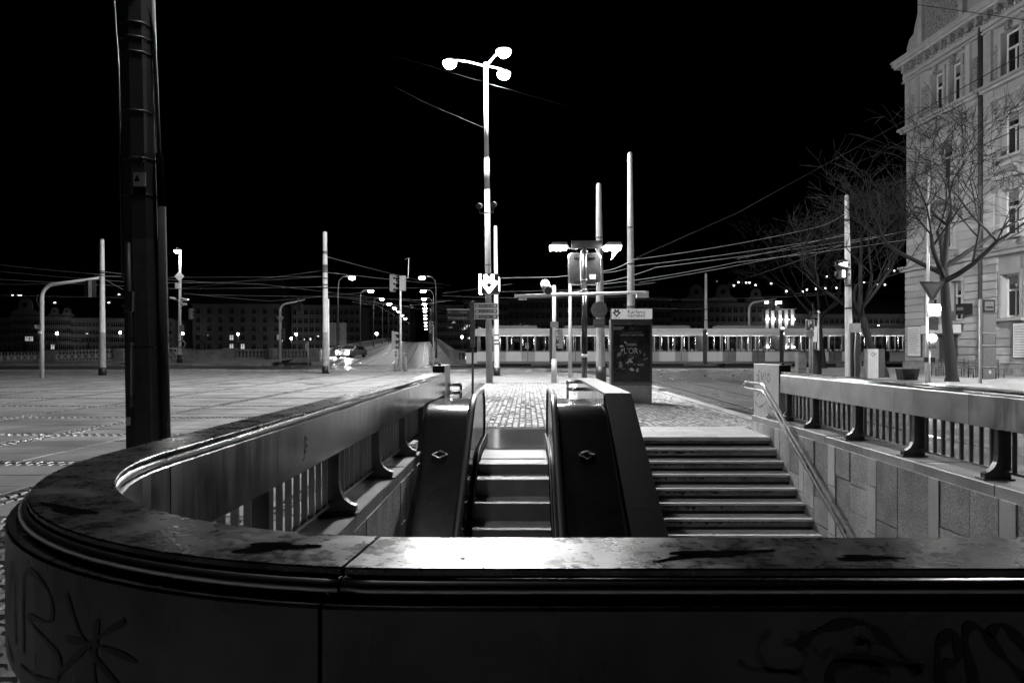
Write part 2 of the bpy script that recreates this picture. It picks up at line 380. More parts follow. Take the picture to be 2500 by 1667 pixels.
# tram rails, flush with the road
def rail(pts, z=0.008, wd=0.07):
    mb = MB(); vs = []; pts = [Vector(p) for p in pts]
    for i, p in enumerate(pts):
        d = (pts[min(i+1, len(pts)-1)] - pts[max(i-1, 0)]); d.z = 0; d.normalize(); n = Vector((-d.y, d.x, 0)) * wd/2
        vs += [tuple(p + n + Vector((0, 0, z))), tuple(p - n + Vector((0, 0, z)))]
    mb.add(vs, [(2*i, 2*i+1, 2*i+3, 2*i+2) for i in range(len(pts)-1)]); return struct('tram_rail', mb, 'rail_steel')
for off in (0, 1.435):
    for base in (5.75, 9.35):
        r = 13 - (base - 5.75) - off; cx = base + off + r; cy = 34 if base < 7 else 33
        pts = [(base + off - 0.2, -40, 0), (base + off - 0.3, 12, 0), (base + off - 0.1, 24, 0)] + [(cx - r*math.cos(q), cy + r*1.55*math.sin(q), 0) for q in [i*R(88)/14 for i in range(15)]] + [(60, cy + r*1.55, 0)]
        rail(pts)
    rail([(-90, 56.2 + off, 0), (90, 56.2 + off, 0)]); rail([(-90, 59.2 + off, 0), (90, 59.2 + off, 0)])
    for b in (-2.6, 1.1):
        rail([(BX(y) + b + off, y, DZ(y)) for y in (62, 66, 70, 75, 85, 100, 125, 150, 175, 200, 260, 400)], 0.012, 0.09)
for b in (-4.1, 3.9):
    mb = MB(); vs = []
    for y in (66, 75, 85, 100, 125, 150, 200, 260): vs += [(BX(y) + b, y, DZ(y) + 0.006), (BX(y) + b + 0.13, y, DZ(y) + 0.006)]
    mb.add(vs, [(2*i, 2*i+1, 2*i+3, 2*i+2) for i in range(7)]); struct('lane_marking', mb, 'paint_white')
for i in range(6):
    struct('lane_marking', MB().quad((-32 + i*1.6, 47.4 + i*0.55, 0.009), (-31.2 + i*1.6, 47.4 + i*0.55, 0.009), (-30.6 + i*1.6, 49.4 + i*0.55, 0.009), (-31.4 + i*1.6, 49.4 + i*0.55, 0.009)), 'paint_white')
# ---- slab paving of the square: bays of 3 m with sett strips between them
paving = MB(); near = []
SX = [-2.2 - 3 * i for i in range(0, 16)]; SY = [-0.1 + 3 * j for j in range(-2, 14)]
slab_me = MB().bbox(-0.655, -0.325, -0.05, 0.655, 0.325, 0.0, 0.006).mesh('slab', 'slab')
floor = struct('paving', MB().quad((-50, -8, -0.028), (-1.8, -8, -0.028), (-1.8, 41.6, -0.028), (-50, 41.6, -0.028)), 'joint')
cand = []
for sx in SX:
    for sy in SY:
        if sy < 5.8 and sx > -9: continue
        for a in range(2):
            for b in range(4):
                cand.append((sx - 0.175 - 0.66 - 1.325 * a, sy + 0.175 + 0.33 + 0.662 * b))
def vis(c):
    x, y = c
    return y > 1.2 and -0.8 < x / y < 0.0 and x < -2.0 and (x > -1.9 or y > 0)
v = sorted([c for c in cand if vis(c)], key=lambda c: c[1])
pick = set(v[:300])
for (x, y) in cand:
    dz = random.uniform(-0.004, 0.003)
    if (x, y) in pick:
        o = put('slab', slab_me, floor, Matrix.Translation((x, y, dz)) @ Matrix.Rotation(random.uniform(-.002, .002), 4, 'Y'))
    else: paving.bbox(x - 0.655, y - 0.325, -0.025, x + 0.655, y + 0.325, dz, 0.006)
tag(paving.build('slab_field', 'slab', floor), kind='stuff')
def setts(rects, size, m, name, parent=None, z=0.0, jit=0.006, gap=0.14):
    mb = MB()
    for (x0, y0, x1, y1) in rects:
        ny = max(1, int((y1 - y0) / size)); dy = (y1 - y0) / ny
        for j in range(ny):
            nx = max(1, int((x1 - x0) / size)); dx = (x1 - x0) / nx; sh = random.random() * dx * 0.5
            for i in range(nx):
                a = x0 + i*dx + sh*0.2 + random.uniform(-.05, .05)*dx; b = y0 + j*dy + random.uniform(-.06, .06)*dy
                g = gap * size * random.uniform(0.7, 1.3); h = z + random.uniform(-jit, jit); t = random.uniform(-jit, jit) * 0.7; u = random.uniform(-jit, jit) * 0.7
                X0, X1, Y0, Y1 = a + g/2, a + dx - g/2, b + g/2, b + dy - g/2; c = size * 0.13
                mb.add([(X0, Y0, z-.025), (X1, Y0, z-.025), (X1, Y1, z-.025), (X0, Y1, z-.025), (X0+c, Y0+c, h-t-u), (X1-c, Y0+c, h+t-u), (X1-c, Y1-c, h+t+u), (X0+c, Y1-c, h-t+u)],
                       [(0,1,5,4),(1,2,6,5),(2,3,7,6),(3,0,4,7),(4,5,6,7)])
    return tag(mb.build(name, m, parent), kind='stuff')
rects = []
for sy in SY:
    if sy > 5.8: rects += [(-47, sy - 0.165, -2.05, sy - 0.01), (-47, sy + 0.01, -2.05, sy + 0.165)]
for sx in SX: rects += [(sx - 0.165, 5.9, sx - 0.01, 41), (sx + 0.01, 5.9, sx + 0.165, 41)]
setts(rects, 0.14, 'sett', 'sett_strip', floor, 0.0, jit=0.0025, gap=0.09)
setts([(-11.2, -4, -1.7, 5.72), (-2.05, 5.72, -1.75, 12), (-1.7, -4, 6, 0.95), (4.75, -3, 5.2, 14)], 0.12, 'sett', 'sett_border', floor, -0.002)
walkb = struct('pavement', MB().quad((-60, 41.6, -0.004), (-4, 41.6, -0.004), (-4, 46.3, -0.004), (-60, 46.3, -0.004)), 'walk')
walkb.data.materials[0] = MATS['walk']
fp = struct('footpath', MB().quad((-1.8, 12.9, -0.026), (4.7, 12.9, -0.026), (4.7, 46.3, -0.026), (-1.8, 46.3, -0.026)), 'joint')
setts([(-1.8, 13.1, 4.65, 27.0)], 0.125, 'sett_light', 'sett_field', fp, 0.0)
setts([(-1.8, 27.0, 3.9, 30)], 0.125, 'sett_light', 'sett_field', fp, 0.0)
struct('footpath', MB().add([(-4, 30, -0.002), (4.3, 30, -0.002), (3.0, 38, -0.002), (0.3, 44, -0.002), (-4, 46.2, -0.002)], [(0, 1, 2, 3, 4)]), 'walk')
struct('footpath', MB().quad((-4.0, 41.7, -0.006), (-1.8, 41.7, -0.006), (-1.8, 30.0, -0.006), (-4.0, 30.0, -0.006)), 'walk')
# pavement on the right in front of the house
struct('pavement', MB().add([(12.95, -60, 0.09), (60, -60, 0.09), (60, 51.9, 0.09), (20, 51.9, 0.09), (14.95, 46, 0.09), (12.95, 14, 0.09)], [(0, 1, 2, 3, 4, 5)]), 'walk')

# ---------------------------------------------------------------- stair pit: walls, copings, landing
pit = struct('stair_pit', MB().quad((PX0, PY0, -6.5), (PX1, PY0, -6.5), (PX1, PY1, -6.5), (PX0, PY1, -6.5)), 'granite_dark')
RT = 1.10            # rail top
CT = 0.28            # coping top
def lining(name, face, y0, y1, ztop, zbot, sgn, label, seed, parts=True):
    # granite-clad wall: upright strips of unequal slabs, each slab a part
    rnd = random.Random(seed); t = thing(name, label, 'wall', (face, (y0 + y1)/2, zbot))
    MB().box(face, y0, zbot, face + sgn*0.45, y1, ztop - 0.1).build('backing', 'mortar', t)
    y = y0; k = 0; cyc = [0.50, 0.42, 0.19]
    while y < y1 - 0.05:
        wd = min(cyc[k % 3] * rnd.uniform(0.75, 1.25), y1 - y); z = ztop - 0.10
        smooth = k % 3 == 2
        while z > zbot:
            h = rnd.uniform(0.32, 0.85); zb = max(zbot, z - h)
            if z - zb < 0.15: zb = zbot
            d = -sgn * (0.03 + rnd.uniform(0, 0.012) + (0.006 if smooth else 0))
            MB().box(face + 0.001*sgn, y + 0.007, zb + 0.008, face + d, y + wd - 0.007, z - 0.008).build('wall_slab', 'granite_light' if smooth else 'granite', t)
            z = zb
            if z < -2.6 and zb > zbot: zb2 = zbot; MB().box(face + 0.001*sgn, y + 0.006, zbot, face + d, y + wd - 0.006, z - 0.006).build('wall_slab', 'granite_light' if smooth else 'granite', t); break
        y += wd; k += 1
    return t
def coping(name, x0, x1, y0, y1, label, seed, ls=1.15):
    rnd = random.Random(seed); t = thing(name, label, 'coping', ((x0+x1)/2, (y0+y1)/2, 0))
    MB().box(x0 + .03, y0 + .02, -0.2, x1 - .03, y1 - .02, CT - 0.1).build('bed', 'mortar', t)
    y = y0
    while y < y1 - 0.02:
        e = min(y1, y + ls * rnd.uniform(0.85, 1.15)); e = y1 if y1 - e < 0.3 else e
        dz = rnd.uniform(-.006, .004)
        MB().bbox(x0, y + 0.006, CT - 0.11, x1, e - 0.006, CT + dz, 0.008).build('coping_stone', 'granite_coping', t); y = e
    return t
lw = lining('granite_wall', PX0 + 0.03, 1.6, 8.4, CT, -5.5, -1, 'streaky granite wall under the railing left of the escalator', 3)
rw = lining('granite_wall', PX1 - 0.03, 1.6, 12.55, CT, -5.5, 1, 'granite clad wall of tall slabs beside the stairs', 5)
coping('stone_coping', -1.78, -1.24, 1.6, 8.45, 'granite coping under the railing left of the escalator', 3)
coping('stone_coping', 4.16, 4.72, 1.6, 12.62, 'granite coping under the railing above the stairs', 4)
t = thing('stone_coping', 'curved granite kerb under the rounded front railing', 'coping', (1.4, 1.3, 0))
MB().box(-1.2, 1.05, -6, 4.1, 1.5, CT).build('coping_stone', 'granite_coping', t)
# landing slabs at the head of the stairs
SY0, SX0, SX1, TR, RI = 11.57, 1.40, 4.17, 0.288, 0.16
ld = struct('landing', MB().box(SX0, SY0 + 0.5, -0.3, SX1, 13.12, -0.03), 'mortar')
rows = [(SY0 - 0.02, SY0 + 0.34), (SY0 + 0.34, SY0 + 0.72), (SY0 + 0.72, SY0 + 1.13), (SY0 + 1.13, 13.1)]
for j, (a, b) in enumerate(rows):
    xs = [SX0] + sorted(lerp(SX0, SX1, (k + 0.5*(j % 2) + random.uniform(-.1, .1)) / 3) for k in (1, 2)) + [SX1]
    for p, q in zip(xs, xs[1:]): MB().bbox(p + .003, a + .003, -0.06, q - .003, b - .003, 0.0, 0.004).build('landing_slab', 'granite_light', ld)
stairs = thing('stairway', 'flight of granite steps going down to the underpass', 'stairs', (2.8, 9, -3))
for n in range(24):
    zt = -RI * n; ya = SY0 - TR * n
    rx = sorted([SX0, SX1, lerp(SX0, SX1, random.uniform(.28, .42)), lerp(SX0, SX1, random.uniform(.6, .75))])
    for p, q in zip(rx, rx[1:]):
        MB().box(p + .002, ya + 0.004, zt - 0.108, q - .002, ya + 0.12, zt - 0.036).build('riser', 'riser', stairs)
    MB().box(SX0, ya + 0.045, zt - RI - .02, SX1, ya + 0.11, zt - 0.1085).build('kick_recess', 'stain', stairs)  # near-black colour puts in the shade of the undercut below each riser
    if n:
        m_ = lerp(SX0, SX1, random.uniform(.35, .6))
        for p, q in ((SX0, m_), (m_, SX1)):
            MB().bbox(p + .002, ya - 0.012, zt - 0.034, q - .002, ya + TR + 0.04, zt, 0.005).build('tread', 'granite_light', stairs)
    else:
        MB().box(SX0, ya - 0.014, -0.0345, SX1, ya + 0.09, -0.059).build('nosing', 'granite_light', stairs)
    # black run-off stains under the nosing
    mb = MB(); x = SX0 + 0.05; yy = ya + 0.0025
    vs = []
    while x < SX1 - 0.4:
        d = 0.012 + 0.042 * random.random() ** 2 + (0.025 if random.random() < 0.06 else 0)
        if x > lerp(SX0, SX1, 0.55): d *= 0.5
        vs += [(x, yy, zt - 0.036), (x, yy, zt - 0.034 - d)]; x += random.uniform(0.015, 0.05)
    mb.add(vs, [(2*i, 2*i+1, 2*i+3, 2*i+2) for i in range(len(vs)//2 - 1)]); mb.build('stain', 'stain', stairs)
# zigzag skirting stones where the steps meet the wall
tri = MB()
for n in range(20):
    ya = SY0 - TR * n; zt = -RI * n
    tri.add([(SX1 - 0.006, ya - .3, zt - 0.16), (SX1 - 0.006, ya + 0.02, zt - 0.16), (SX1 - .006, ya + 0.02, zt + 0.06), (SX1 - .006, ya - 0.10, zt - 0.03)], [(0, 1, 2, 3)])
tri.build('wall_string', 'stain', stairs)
# polished parapet between stairs and escalator
pp = thing('granite_parapet', 'black granite parapet with a pale top sloping down between escalator and stairs', 'parapet', (1.2, 10, 0))
A0, A1, PZ, PYC, PYF, SL = 1.035, 1.385, 0.905, 9.0, 13.75, 0.53
def slope_poly(yc, zt, zb, yf, yn=3.0): return [(yf, zb), (yf, zt), (yc, zt), (yn, zt - SL*(yc - yn)), (yn, -6)]
poly = [(PYF, 0), (PYF, PZ - .03), (PYC, PZ - .03), (3.0, PZ - .03 - SL*(PYC - 3)), (3.0, -6), (8, -6)]
MB().prism(poly, lambda a, b, d: (d, a, b), A0 + .02, A1 - .02).build('core', 'granite_dark', pp)
yb = [PYF + .02, 12.2, 10.6, PYC]
for a, b in zip(yb, yb[1:]): MB().box(A0, b + .003, PZ - .03, A1, a - .003, PZ).build('coping_slab', 'granite_polish', pp)
yb = [PYC - .003, 8.07, 7.0, 5.9, 4.6, 3.0]
for a, b in zip(yb, yb[1:]):
    z0 = PZ - SL*(PYC - a); z1 = PZ - SL*(PYC - b)
    MB().prism([(a - .004, z0), (b + .004, z1), (b + .004, z1 - .035), (a - .004, z0 - .035)], lambda y, z, d: (d, y, z), A0, A1).build('sloping_slab', 'granite_dark', pp)
y = 9.15
while y < 13.6:
    MB().box(A0 + .0, y + .004, 0.05, A0 + .019, y + .51, PZ - .032).build('side_slab', 'steel_clad', pp); y += 0.52
MB().tube((1.28, 9.12, PZ), (1.28, 9.12, PZ + .004), .012, n=8).build('drain_hole', 'black', pp)

# ---------------------------------------------------------------- the long rounded railing round the pit
LX, RX_, FY, AR = -1.44, 4.42, 1.284, 1.27
LEN1 = 11.2 - (FY + AR); ARC = AR * math.pi / 2; LENF = (RX_ - AR) - (LX + AR); LEN2 = 11.6 - (FY + AR)
S1, S2, S3, S4, S5 = LEN1, LEN1 + ARC, LEN1 + ARC + LENF, LEN1 + 2*ARC + LENF, LEN1 + 2*ARC + LENF + LEN2
def rp(s, off, z):      # off > 0 is the outer side of the railing
    if s <= S1: return Vector((LX - off, 11.2 - s, z))
    if s <= S2:
        q = (s - S1) / AR; r = AR + off; return Vector((LX + AR - r*math.cos(q), FY + AR - r*math.sin(q), z))
    if s <= S3: return Vector((LX + AR + (s - S2), FY - off, z))
    if s <= S4:
        q = (s - S3) / AR; r = AR + off; return Vector((RX_ - AR + r*math.sin(q), FY + AR - r*math.cos(q), z))
    return Vector((RX_ + off, FY + AR + (s - S4), z))
def samples(a, b):
    ss = [a] + [S1 + ARC*i/24 for i in range(25)] + [S3 + ARC*i/24 for i in range(25)] + [b]
    return sorted(set([x for x in ss if a <= x <= b]))
rl = thing('stair_railing', 'long rounded stainless steel railing around the stair and escalator pit', 'railing', (1.4, 1.3, 0))
cuts = [0, 1.55, 3.05, 4.55, 6.05, 7.55, S1, S2 - .16, S2 + 1.55, S2 + 3.2, S3, S4, S4 + 1.4, S4 + 2.75, S4 + 4.1, S4 + 5.45, S4 + 6.8, S5]
def profile_segments(name, prof, m, cuts, gap=0.007, smooth=False):
    for a, b in zip(cuts, cuts[1:]):
        MB().sweep(rp, samples(a + gap/2, b - gap/2), prof, True, smooth).build(name, m, rl)
tops = [0, 4.2, S1 + .02, S2 - .14, S3, S4, S4 + 4.2, S5]
profile_segments('top_plate', [(-.1, RT - .012), (-.1, RT - .003), (-.097, RT), (.097, RT), (.1, RT - .003), (.1, RT - .012)], 'steel_top', tops)
MB().sweep(rp, samples(0, S5), [(-.06, .8), (-.06, RT - .012), (.06, RT - .012), (.06, .8)]).build('rail_core', 'black', rl)
for sd in (-1, 1):
    pr = [(sd*((.1 if sd > 0 else .082) + .02*math.cos(q)), RT - .034 + .018*math.sin(q)) for q in [i*2*math.pi/12 for i in range(12)]]
    if sd < 0: pr = pr[::-1]
    for a, b in zip(tops, tops[1:]): MB().sweep(rp, samples(a + .002, b - .002), pr, True, True).build('grip_tube', 'steel_tube', rl)
    B = .145 if sd > 0 else .109
    pz = [(sd*.07, RT - .052), (sd*(B - .005), RT - .052), (sd*B, RT - .057), (sd*B, .752), (sd*(B - .004), .748), (sd*.06, .748), (sd*.06, .755), (sd*(B - .005), .755), (sd*(B - .005), RT - .06), (sd*.07, RT - .06)]
    if sd > 0: pz = pz[::-1]
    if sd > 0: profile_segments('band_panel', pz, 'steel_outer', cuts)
    else: profile_segments('band_panel', pz, 'steel_band', [c_ for c_ in cuts if c_ <= S4]); profile_segments('band_panel', pz, 'steel_right', [c_ for c_ in cuts if c_ >= S4])
def post_at(s):
    t_ = (rp(s + .01, 0, 0) - rp(s - .01, 0, 0)).normalized(); inn = (rp(s, -.1, 0) - rp(s, 0, 0)).normalized(); c = rp(s, 0, 0)
    prof = [(-.055, .76), (-.055, CT + .0), (.19, CT + .0), (.19, CT + .055), (.15, CT + .07), (.105, CT + .105), (.075, CT + .16), (.065, CT + .22), (.065, .76)]
    mb = MB(); mb.prism(prof, lambda a, b, d: c + inn*a + t_*d + Vector((0, 0, b)), -.03, .03); mb.build('post', 'steel_dark', rl)
    mb = MB(); mb.prism([(-.07, CT), (.22, CT), (.22, CT + .012), (-.07, CT + .012)], lambda a, b, d: c + inn*a + t_*d + Vector((0, 0, b)), -.065, .065); mb.build('foot_plate', 'steel_dark', rl)
ps = [11.2 - y for y in (10.45, 9.1, 7.75, 6.4, 5.03, 3.68)] + [S1 + .1, S1 + ARC*.5, S2, S2 + 1.3, S2 + 2.6, S3 - .1, S3 + ARC*.5, S4 + .1] + [S4 + (y - FY - AR) for y in (3.63, 4.98, 6.33, 7.69, 9.06, 10.4, 11.45)]
ps.sort()
for s in ps: post_at(s)
for a, b in zip([0.05] + ps, ps + [S5 - .05]):
    n = max(1, round((b - a) / 0.155))
    for i in range(1, n):
        s = lerp(a, b, i / n); t_ = (rp(s + .01, 0, 0) - rp(s - .01, 0, 0)).normalized(); nn = Vector((-t_.y, t_.x, 0)); c = rp(s, 0, 0)
        mb = MB(); mb.prism([(-.01, .365), (.01, .365), (.01, .76), (-.01, .76)], lambda p, q, d: c + t_*p + nn*d + Vector((0, 0, q)), -.018, .018); mb.build('bar', 'steel_bar', rl)
    if b - a > .1: MB().sweep(rp, samples(a + .03, b - .03), [(-.02, .345), (-.02, .366), (.02, .366), (.02, .345)]).build('bottom_rail', 'steel_bar', rl)
# graffiti on the band
def on_band(s, z, lift): return rp(s, .145 + lift, z)
SB = S1 + ARC * 0.42
# corner tag: letters in long thin marker strokes
g1 = [[(-.30, .80), (-.27, .99), (-.20, .84), (-.14, 1.0), (-.10, .82)], [(-.04, .82), (-.03, 1.0), (.09, .99), (.10, .93), (-.01, .91), (.13, .87), (.11, .81), (-.06, .79)],
      [(.16, 1.0), (.22, .92), (.34, .84)], [(.33, .98), (.24, .92), (.13, .83)], [(.16, .91), (.27, .92), (.36, .91)], [(.26, .97), (.25, .86), (.29, .79)], [(-.33, .86), (-.22, .80), (-.12, .775)]]
for st_ in g1: stroke([(SB + .30 + a, z) for a, z in st_], .013, on_band, .0012).build('graffiti_stroke', 'graffiti_dark', rl)
s0 = S2 + 0.37       # photo x 1285 on the front
def fx(px): return s0 + (px - 1285) / F * 1.175
def fz(py): return CH - (py - VY) / F * 1.175
g2 = [[(1640, 1560), (1700, 1515), (1800, 1500), (1870, 1560), (1930, 1620)], [(1730, 1600), (1800, 1590), (1860, 1620)], [(1720, 1660), (1740, 1585), (1900, 1600), (1940, 1610)],
      [(1985, 1655), (1975, 1560), (2010, 1520), (2025, 1580), (1990, 1600)], [(2065, 1655), (2040, 1530), (2070, 1510), (2130, 1580), (2190, 1640)], [(2095, 1530), (2130, 1505), (2190, 1580), (2180, 1660)],
      [(2210, 1520), (2270, 1560), (2280, 1630), (2230, 1610), (2215, 1530)], [(2300, 1655), (2300, 1510), (2320, 1480), (2420, 1590), (2460, 1600)], [(2330, 1530), (2430, 1530), (2520, 1550)], [(2470, 1500), (2500, 1490), (2520, 1500)], [(2360, 1570), (2440, 1600), (2390, 1660)]]
for st_ in g2: stroke([(fx(a), fz(b)) for a, b in st_], .018, on_band, .0016).build('graffiti_stroke', 'graffiti_dark', rl)
g3 = [[(1500, 1590), (1540, 1610), (1620, 1612), (1670, 1638)], [(1580, 1515), (1550, 1560), (1575, 1610), (1650, 1610), (1660, 1560), (1610, 1545)], [(1650, 1520), (1700, 1580), (1730, 1560), (1760, 1640), (1800, 1530), (1830, 1620)], [(1770, 1540), (1870, 1560), (1880, 1600), (1830, 1590), (1870, 1660)]]
for st_ in g3: stroke([(fx(a), fz(b)) for a, b in st_], .012, on_band, .0009).build('graffiti_stroke', 'graffiti_grey', rl)
def on_inner(s, z, lift): return rp(s, -.109 - lift, z)
sv = 11.2 - 4.15
for st_ in [[(sv, .93), (sv + .06, .96), (sv + .02, .88), (sv + .07, .86)], [(sv + .0, .90), (sv + .06, .90), (sv + .05, .84), (sv + .09, .82)], [(sv + .05, .94), (sv + .08, .90)]]:
    stroke(st_, .012, on_inner, .001).build('graffiti_stroke', 'graffiti_dark', rl)
# dried stains and a chipped streak on the top plate
def on_top(a, b, lift): return Vector((a, b, RT + lift))
def blot(cx, cy, rx, ry, rot, m, seed, nm='stain'):
    rnd = random.Random(seed); pts = []
    for i in range(26):
        q = 2*math.pi*i/26; k = 1 + .28*math.sin(3*q + seed) + rnd.uniform(-.18, .18)
        x, y = rx*k*math.cos(q), ry*k*math.sin(q); pts.append((cx + x*math.cos(rot) - y*math.sin(rot), cy + x*math.sin(rot) + y*math.cos(rot), RT + .0012))
    MB().add(pts, [tuple(range(26))]).build(nm, m, rl)
for (px, py, rx, ry, rot, sd) in ((668, 1336, .065, .03, .1, 2), (160, 1243, .11, .022, -.55, 5), (1755, 1350, .1, .018, .1, 7), (2120, 1362, .06, .014, 0, 15), (1655, 1362, .05, .008, .4, 4), (1130, 1363, .006, .005, 0, 6)):
    c = G(px, py, RT); blot(c.x, c.y, rx, ry, rot, 'grime', sd)
for pts in ([(362, 1253), (378, 1280), (400, 1305), (420, 1320), (446, 1343)], ):
    stroke([tuple(G(a, b, RT).xy) for a, b in pts], .0022, on_top, .0012).build('scratch', 'mid_grey', rl)
stroke([tuple(G(a, b, RT).xy) for a, b in ((1176, 1313), (1184, 1330), (1188, 1350), (1180, 1386))], .004, on_top, .0012).build('scratch', 'pole_light', rl)
# end pylons
for sx, y0, y1, lab in ((-1.54, 11.21, 12.02, 'pale granite end block of the railing left of the escalator'), (4.3, 11.62, 12.9, 'pale granite end block sprayed with a dark tag beside the stairs')):
    t = thing('end_block', lab, 'end block', (sx + .1, y0, 0))
    b0, b1 = (sx, sx + .2)
    MB().bbox(b0, y0 + .012, -0.1, b1, y1, 1.215, .006).build('block', 'granite_light', t)
    MB().box(b0 + .004, y0 - .01, RT - .2, b1 - .004, y0 + .0115, 1.21).build('end_plate', 'black', t)
    MB().lathe([(.03, 0), (.03, .02), (.02, .035), (.004, .04)], ((b0 + b1)/2, y0 + .1, 1.214), 10).build('knob', 'black', t)
    if sx > 0:
        fn = lambda a, b, l: Vector((b0 - l, y0 + a, b))
        for s_ in ([(.95, 1.1), (1.03, 1.02), (.97, .9), (1.1, .93)], [(1.12, 1.0), (1.02, 1.0)], [(.86, 1.08), (.84, .92), (.74, 1.06)], [(.66, 1.08), (.68, .92)], [(.48, 1.05), (.58, 1.0), (.52, .9), (.44, .96), (.5, 1.05)], [(1.2, .5), (1.0, .42), (.7, .5), (.45, .62), (.2, .5)], [(1.1, .62), (.9, .7), (.85, .6)]):
            stroke(s_, .035, fn, .002).build('graffiti_stroke', 'graffiti_grey', t)
# ---------------------------------------------------------------- handrails on the stairs
hr = thing('stair_handrail', 'double stainless tube handrail running down beside the steps', 'handrail', (4.08, 10, 0))
for dx, z0, nm in ((4.06, .88, 'tube'), (4.055, .765, 'tube')):
    pts = [(dx, 12.65, z0), (dx, 11.72, z0), (dx, 11.64, z0 - .02), (dx, 11.56, z0 - .07)] + [(dx, 11.56 - k*.6, z0 - .07 - k*.6*.55) for k in range(1, 11)]
    MB().path(pts, .026, 12).build(nm, 'steel_tube', hr)
for k in range(6):
    y = 12.2 if k == 0 else 11.0 - (k - 1)*1.15; z = .82 if k == 0 else .80 - (11.56 - y)*.55 - .03
    MB().path([(4.06, y, z - .075), (4.06, y, z + .03)], .012, 8).build('spacer', 'steel_dark', hr); MB().path([(4.06, y, z - .02), (4.12, y, z - .06), (4.19, y, z - .06)], .011, 8).build('bracket', 'steel_dark', hr)
MB().path([(4.06, 12.65, .88), (4.06, 12.71, .86), (4.058, 12.73, .8225), (4.055, 12.71, .785), (4.055, 12.65, .765)], .026, 10).build('end_loop', 'steel_tube', hr)
for lab, xs, yy in (('short double tube guard at the head of the left escalator balustrade', (-1.42, -1.15), 11.7), ('short double tube guard in front of the granite parapet end', (1.03, .78), 12.6)):
    t = thing('tube_guard', lab, 'guard rail', (sum(xs)/2, yy, 0))
    for z in (.88, .74): MB().path([(xs[0], yy, z), (xs[1], yy, z), (xs[1], yy + .3, z), (xs[0], yy + .3, z)], .03, 10).build('tube', 'steel_tube', t)
    MB().path([(xs[1], yy + .3, .88), (xs[1], yy + .3, 0)], .024, 10).build('upright', 'steel_tube', t)
# ---------------------------------------------------------------- the escalator
XE = -0.17
es = thing('escalator', 'escalator with steel cladding and black handrails coming up from the underpass', 'escalator', (XE, 10, 0))
TS = 0.577
def curve(y0, z0, yend, r=1.1, n=8):     # level at z0 until y0, then bending down to the 30 degree run
    pts = [(y0 - r*math.sin(q), z0 - r*(1 - math.cos(q))) for q in [R(30)*i/n for i in range(n + 1)]]
    ly, lz = pts[-1]; pts.append((yend, lz - (ly - yend)*TS)); return pts
deckp = [(10.1, .755)] + curve(9.2, .755, 1.7, 1.2)
hp = curve(9.35, .85, 1.7, 1.3)
def strip(pts, x0, x1, th, nm, m):
    mb = MB(); vs = []
    for (y, z) in pts: vs += [(x0, y, z), (x1, y, z)]
    mb.add(vs, [(2*i, 2*i+1, 2*i+3, 2*i+2) for i in range(len(pts)-1)], True)
    vs2 = [(a, b, c - th) for a, b, c in vs]; n = len(vs)
    mb.add(vs + vs2, [(2*i, 2*i+2, 2*i+2+n, 2*i+n) for i in range(len(pts)-1)] + [(2*i+1, 2*i+1+n, 2*i+3+n, 2*i+3) for i in range(len(pts)-1)] + [(0, n, n+1, 1)])
    return mb.build(nm, m, es)
for side, x0, x1 in ((-1, -1.30, XE - .56), (1, XE + .56, 1.033)):
    strip(deckp, x0, x1, .035, 'deck_panel', 'steel_clad')
    xo = x0 + .012 if side < 0 else x1 - .012
    body = [(10.1, -.2)] + [(y, z - .036) for y, z in deckp] + [(1.7, -6)]
    MB().prism(body, lambda a, b, d: (d, a, b), x0 + .015, x1 - .015).build('deck_body', 'steel_dark', es)
    # diamond studs
    for (y, z, sl) in ((9.75, .755, 0), (8.0, None, TS)):
        if z is None: z = next(lerp(b[1], a[1], (y - b[0])/(a[0] - b[0])) for a, b in zip(deckp, deckp[1:]) if b[0] <= y <= a[0])
        c = Vector(((x0 + x1)/2, y, z)); dv = Vector((0, 1, sl)).normalized(); up = Vector((0, -sl, 1)).normalized()
        rh = [c + Vector((-.09, 0, 0)) + up*.005, c + dv*.07 + up*.005, c + Vector((.09, 0, 0)) + up*.005, c - dv*.07 + up*.005]
        MB().path(rh + rh[:1], .0065, 6, False).build('deck_stud', 'steel_tube', es)
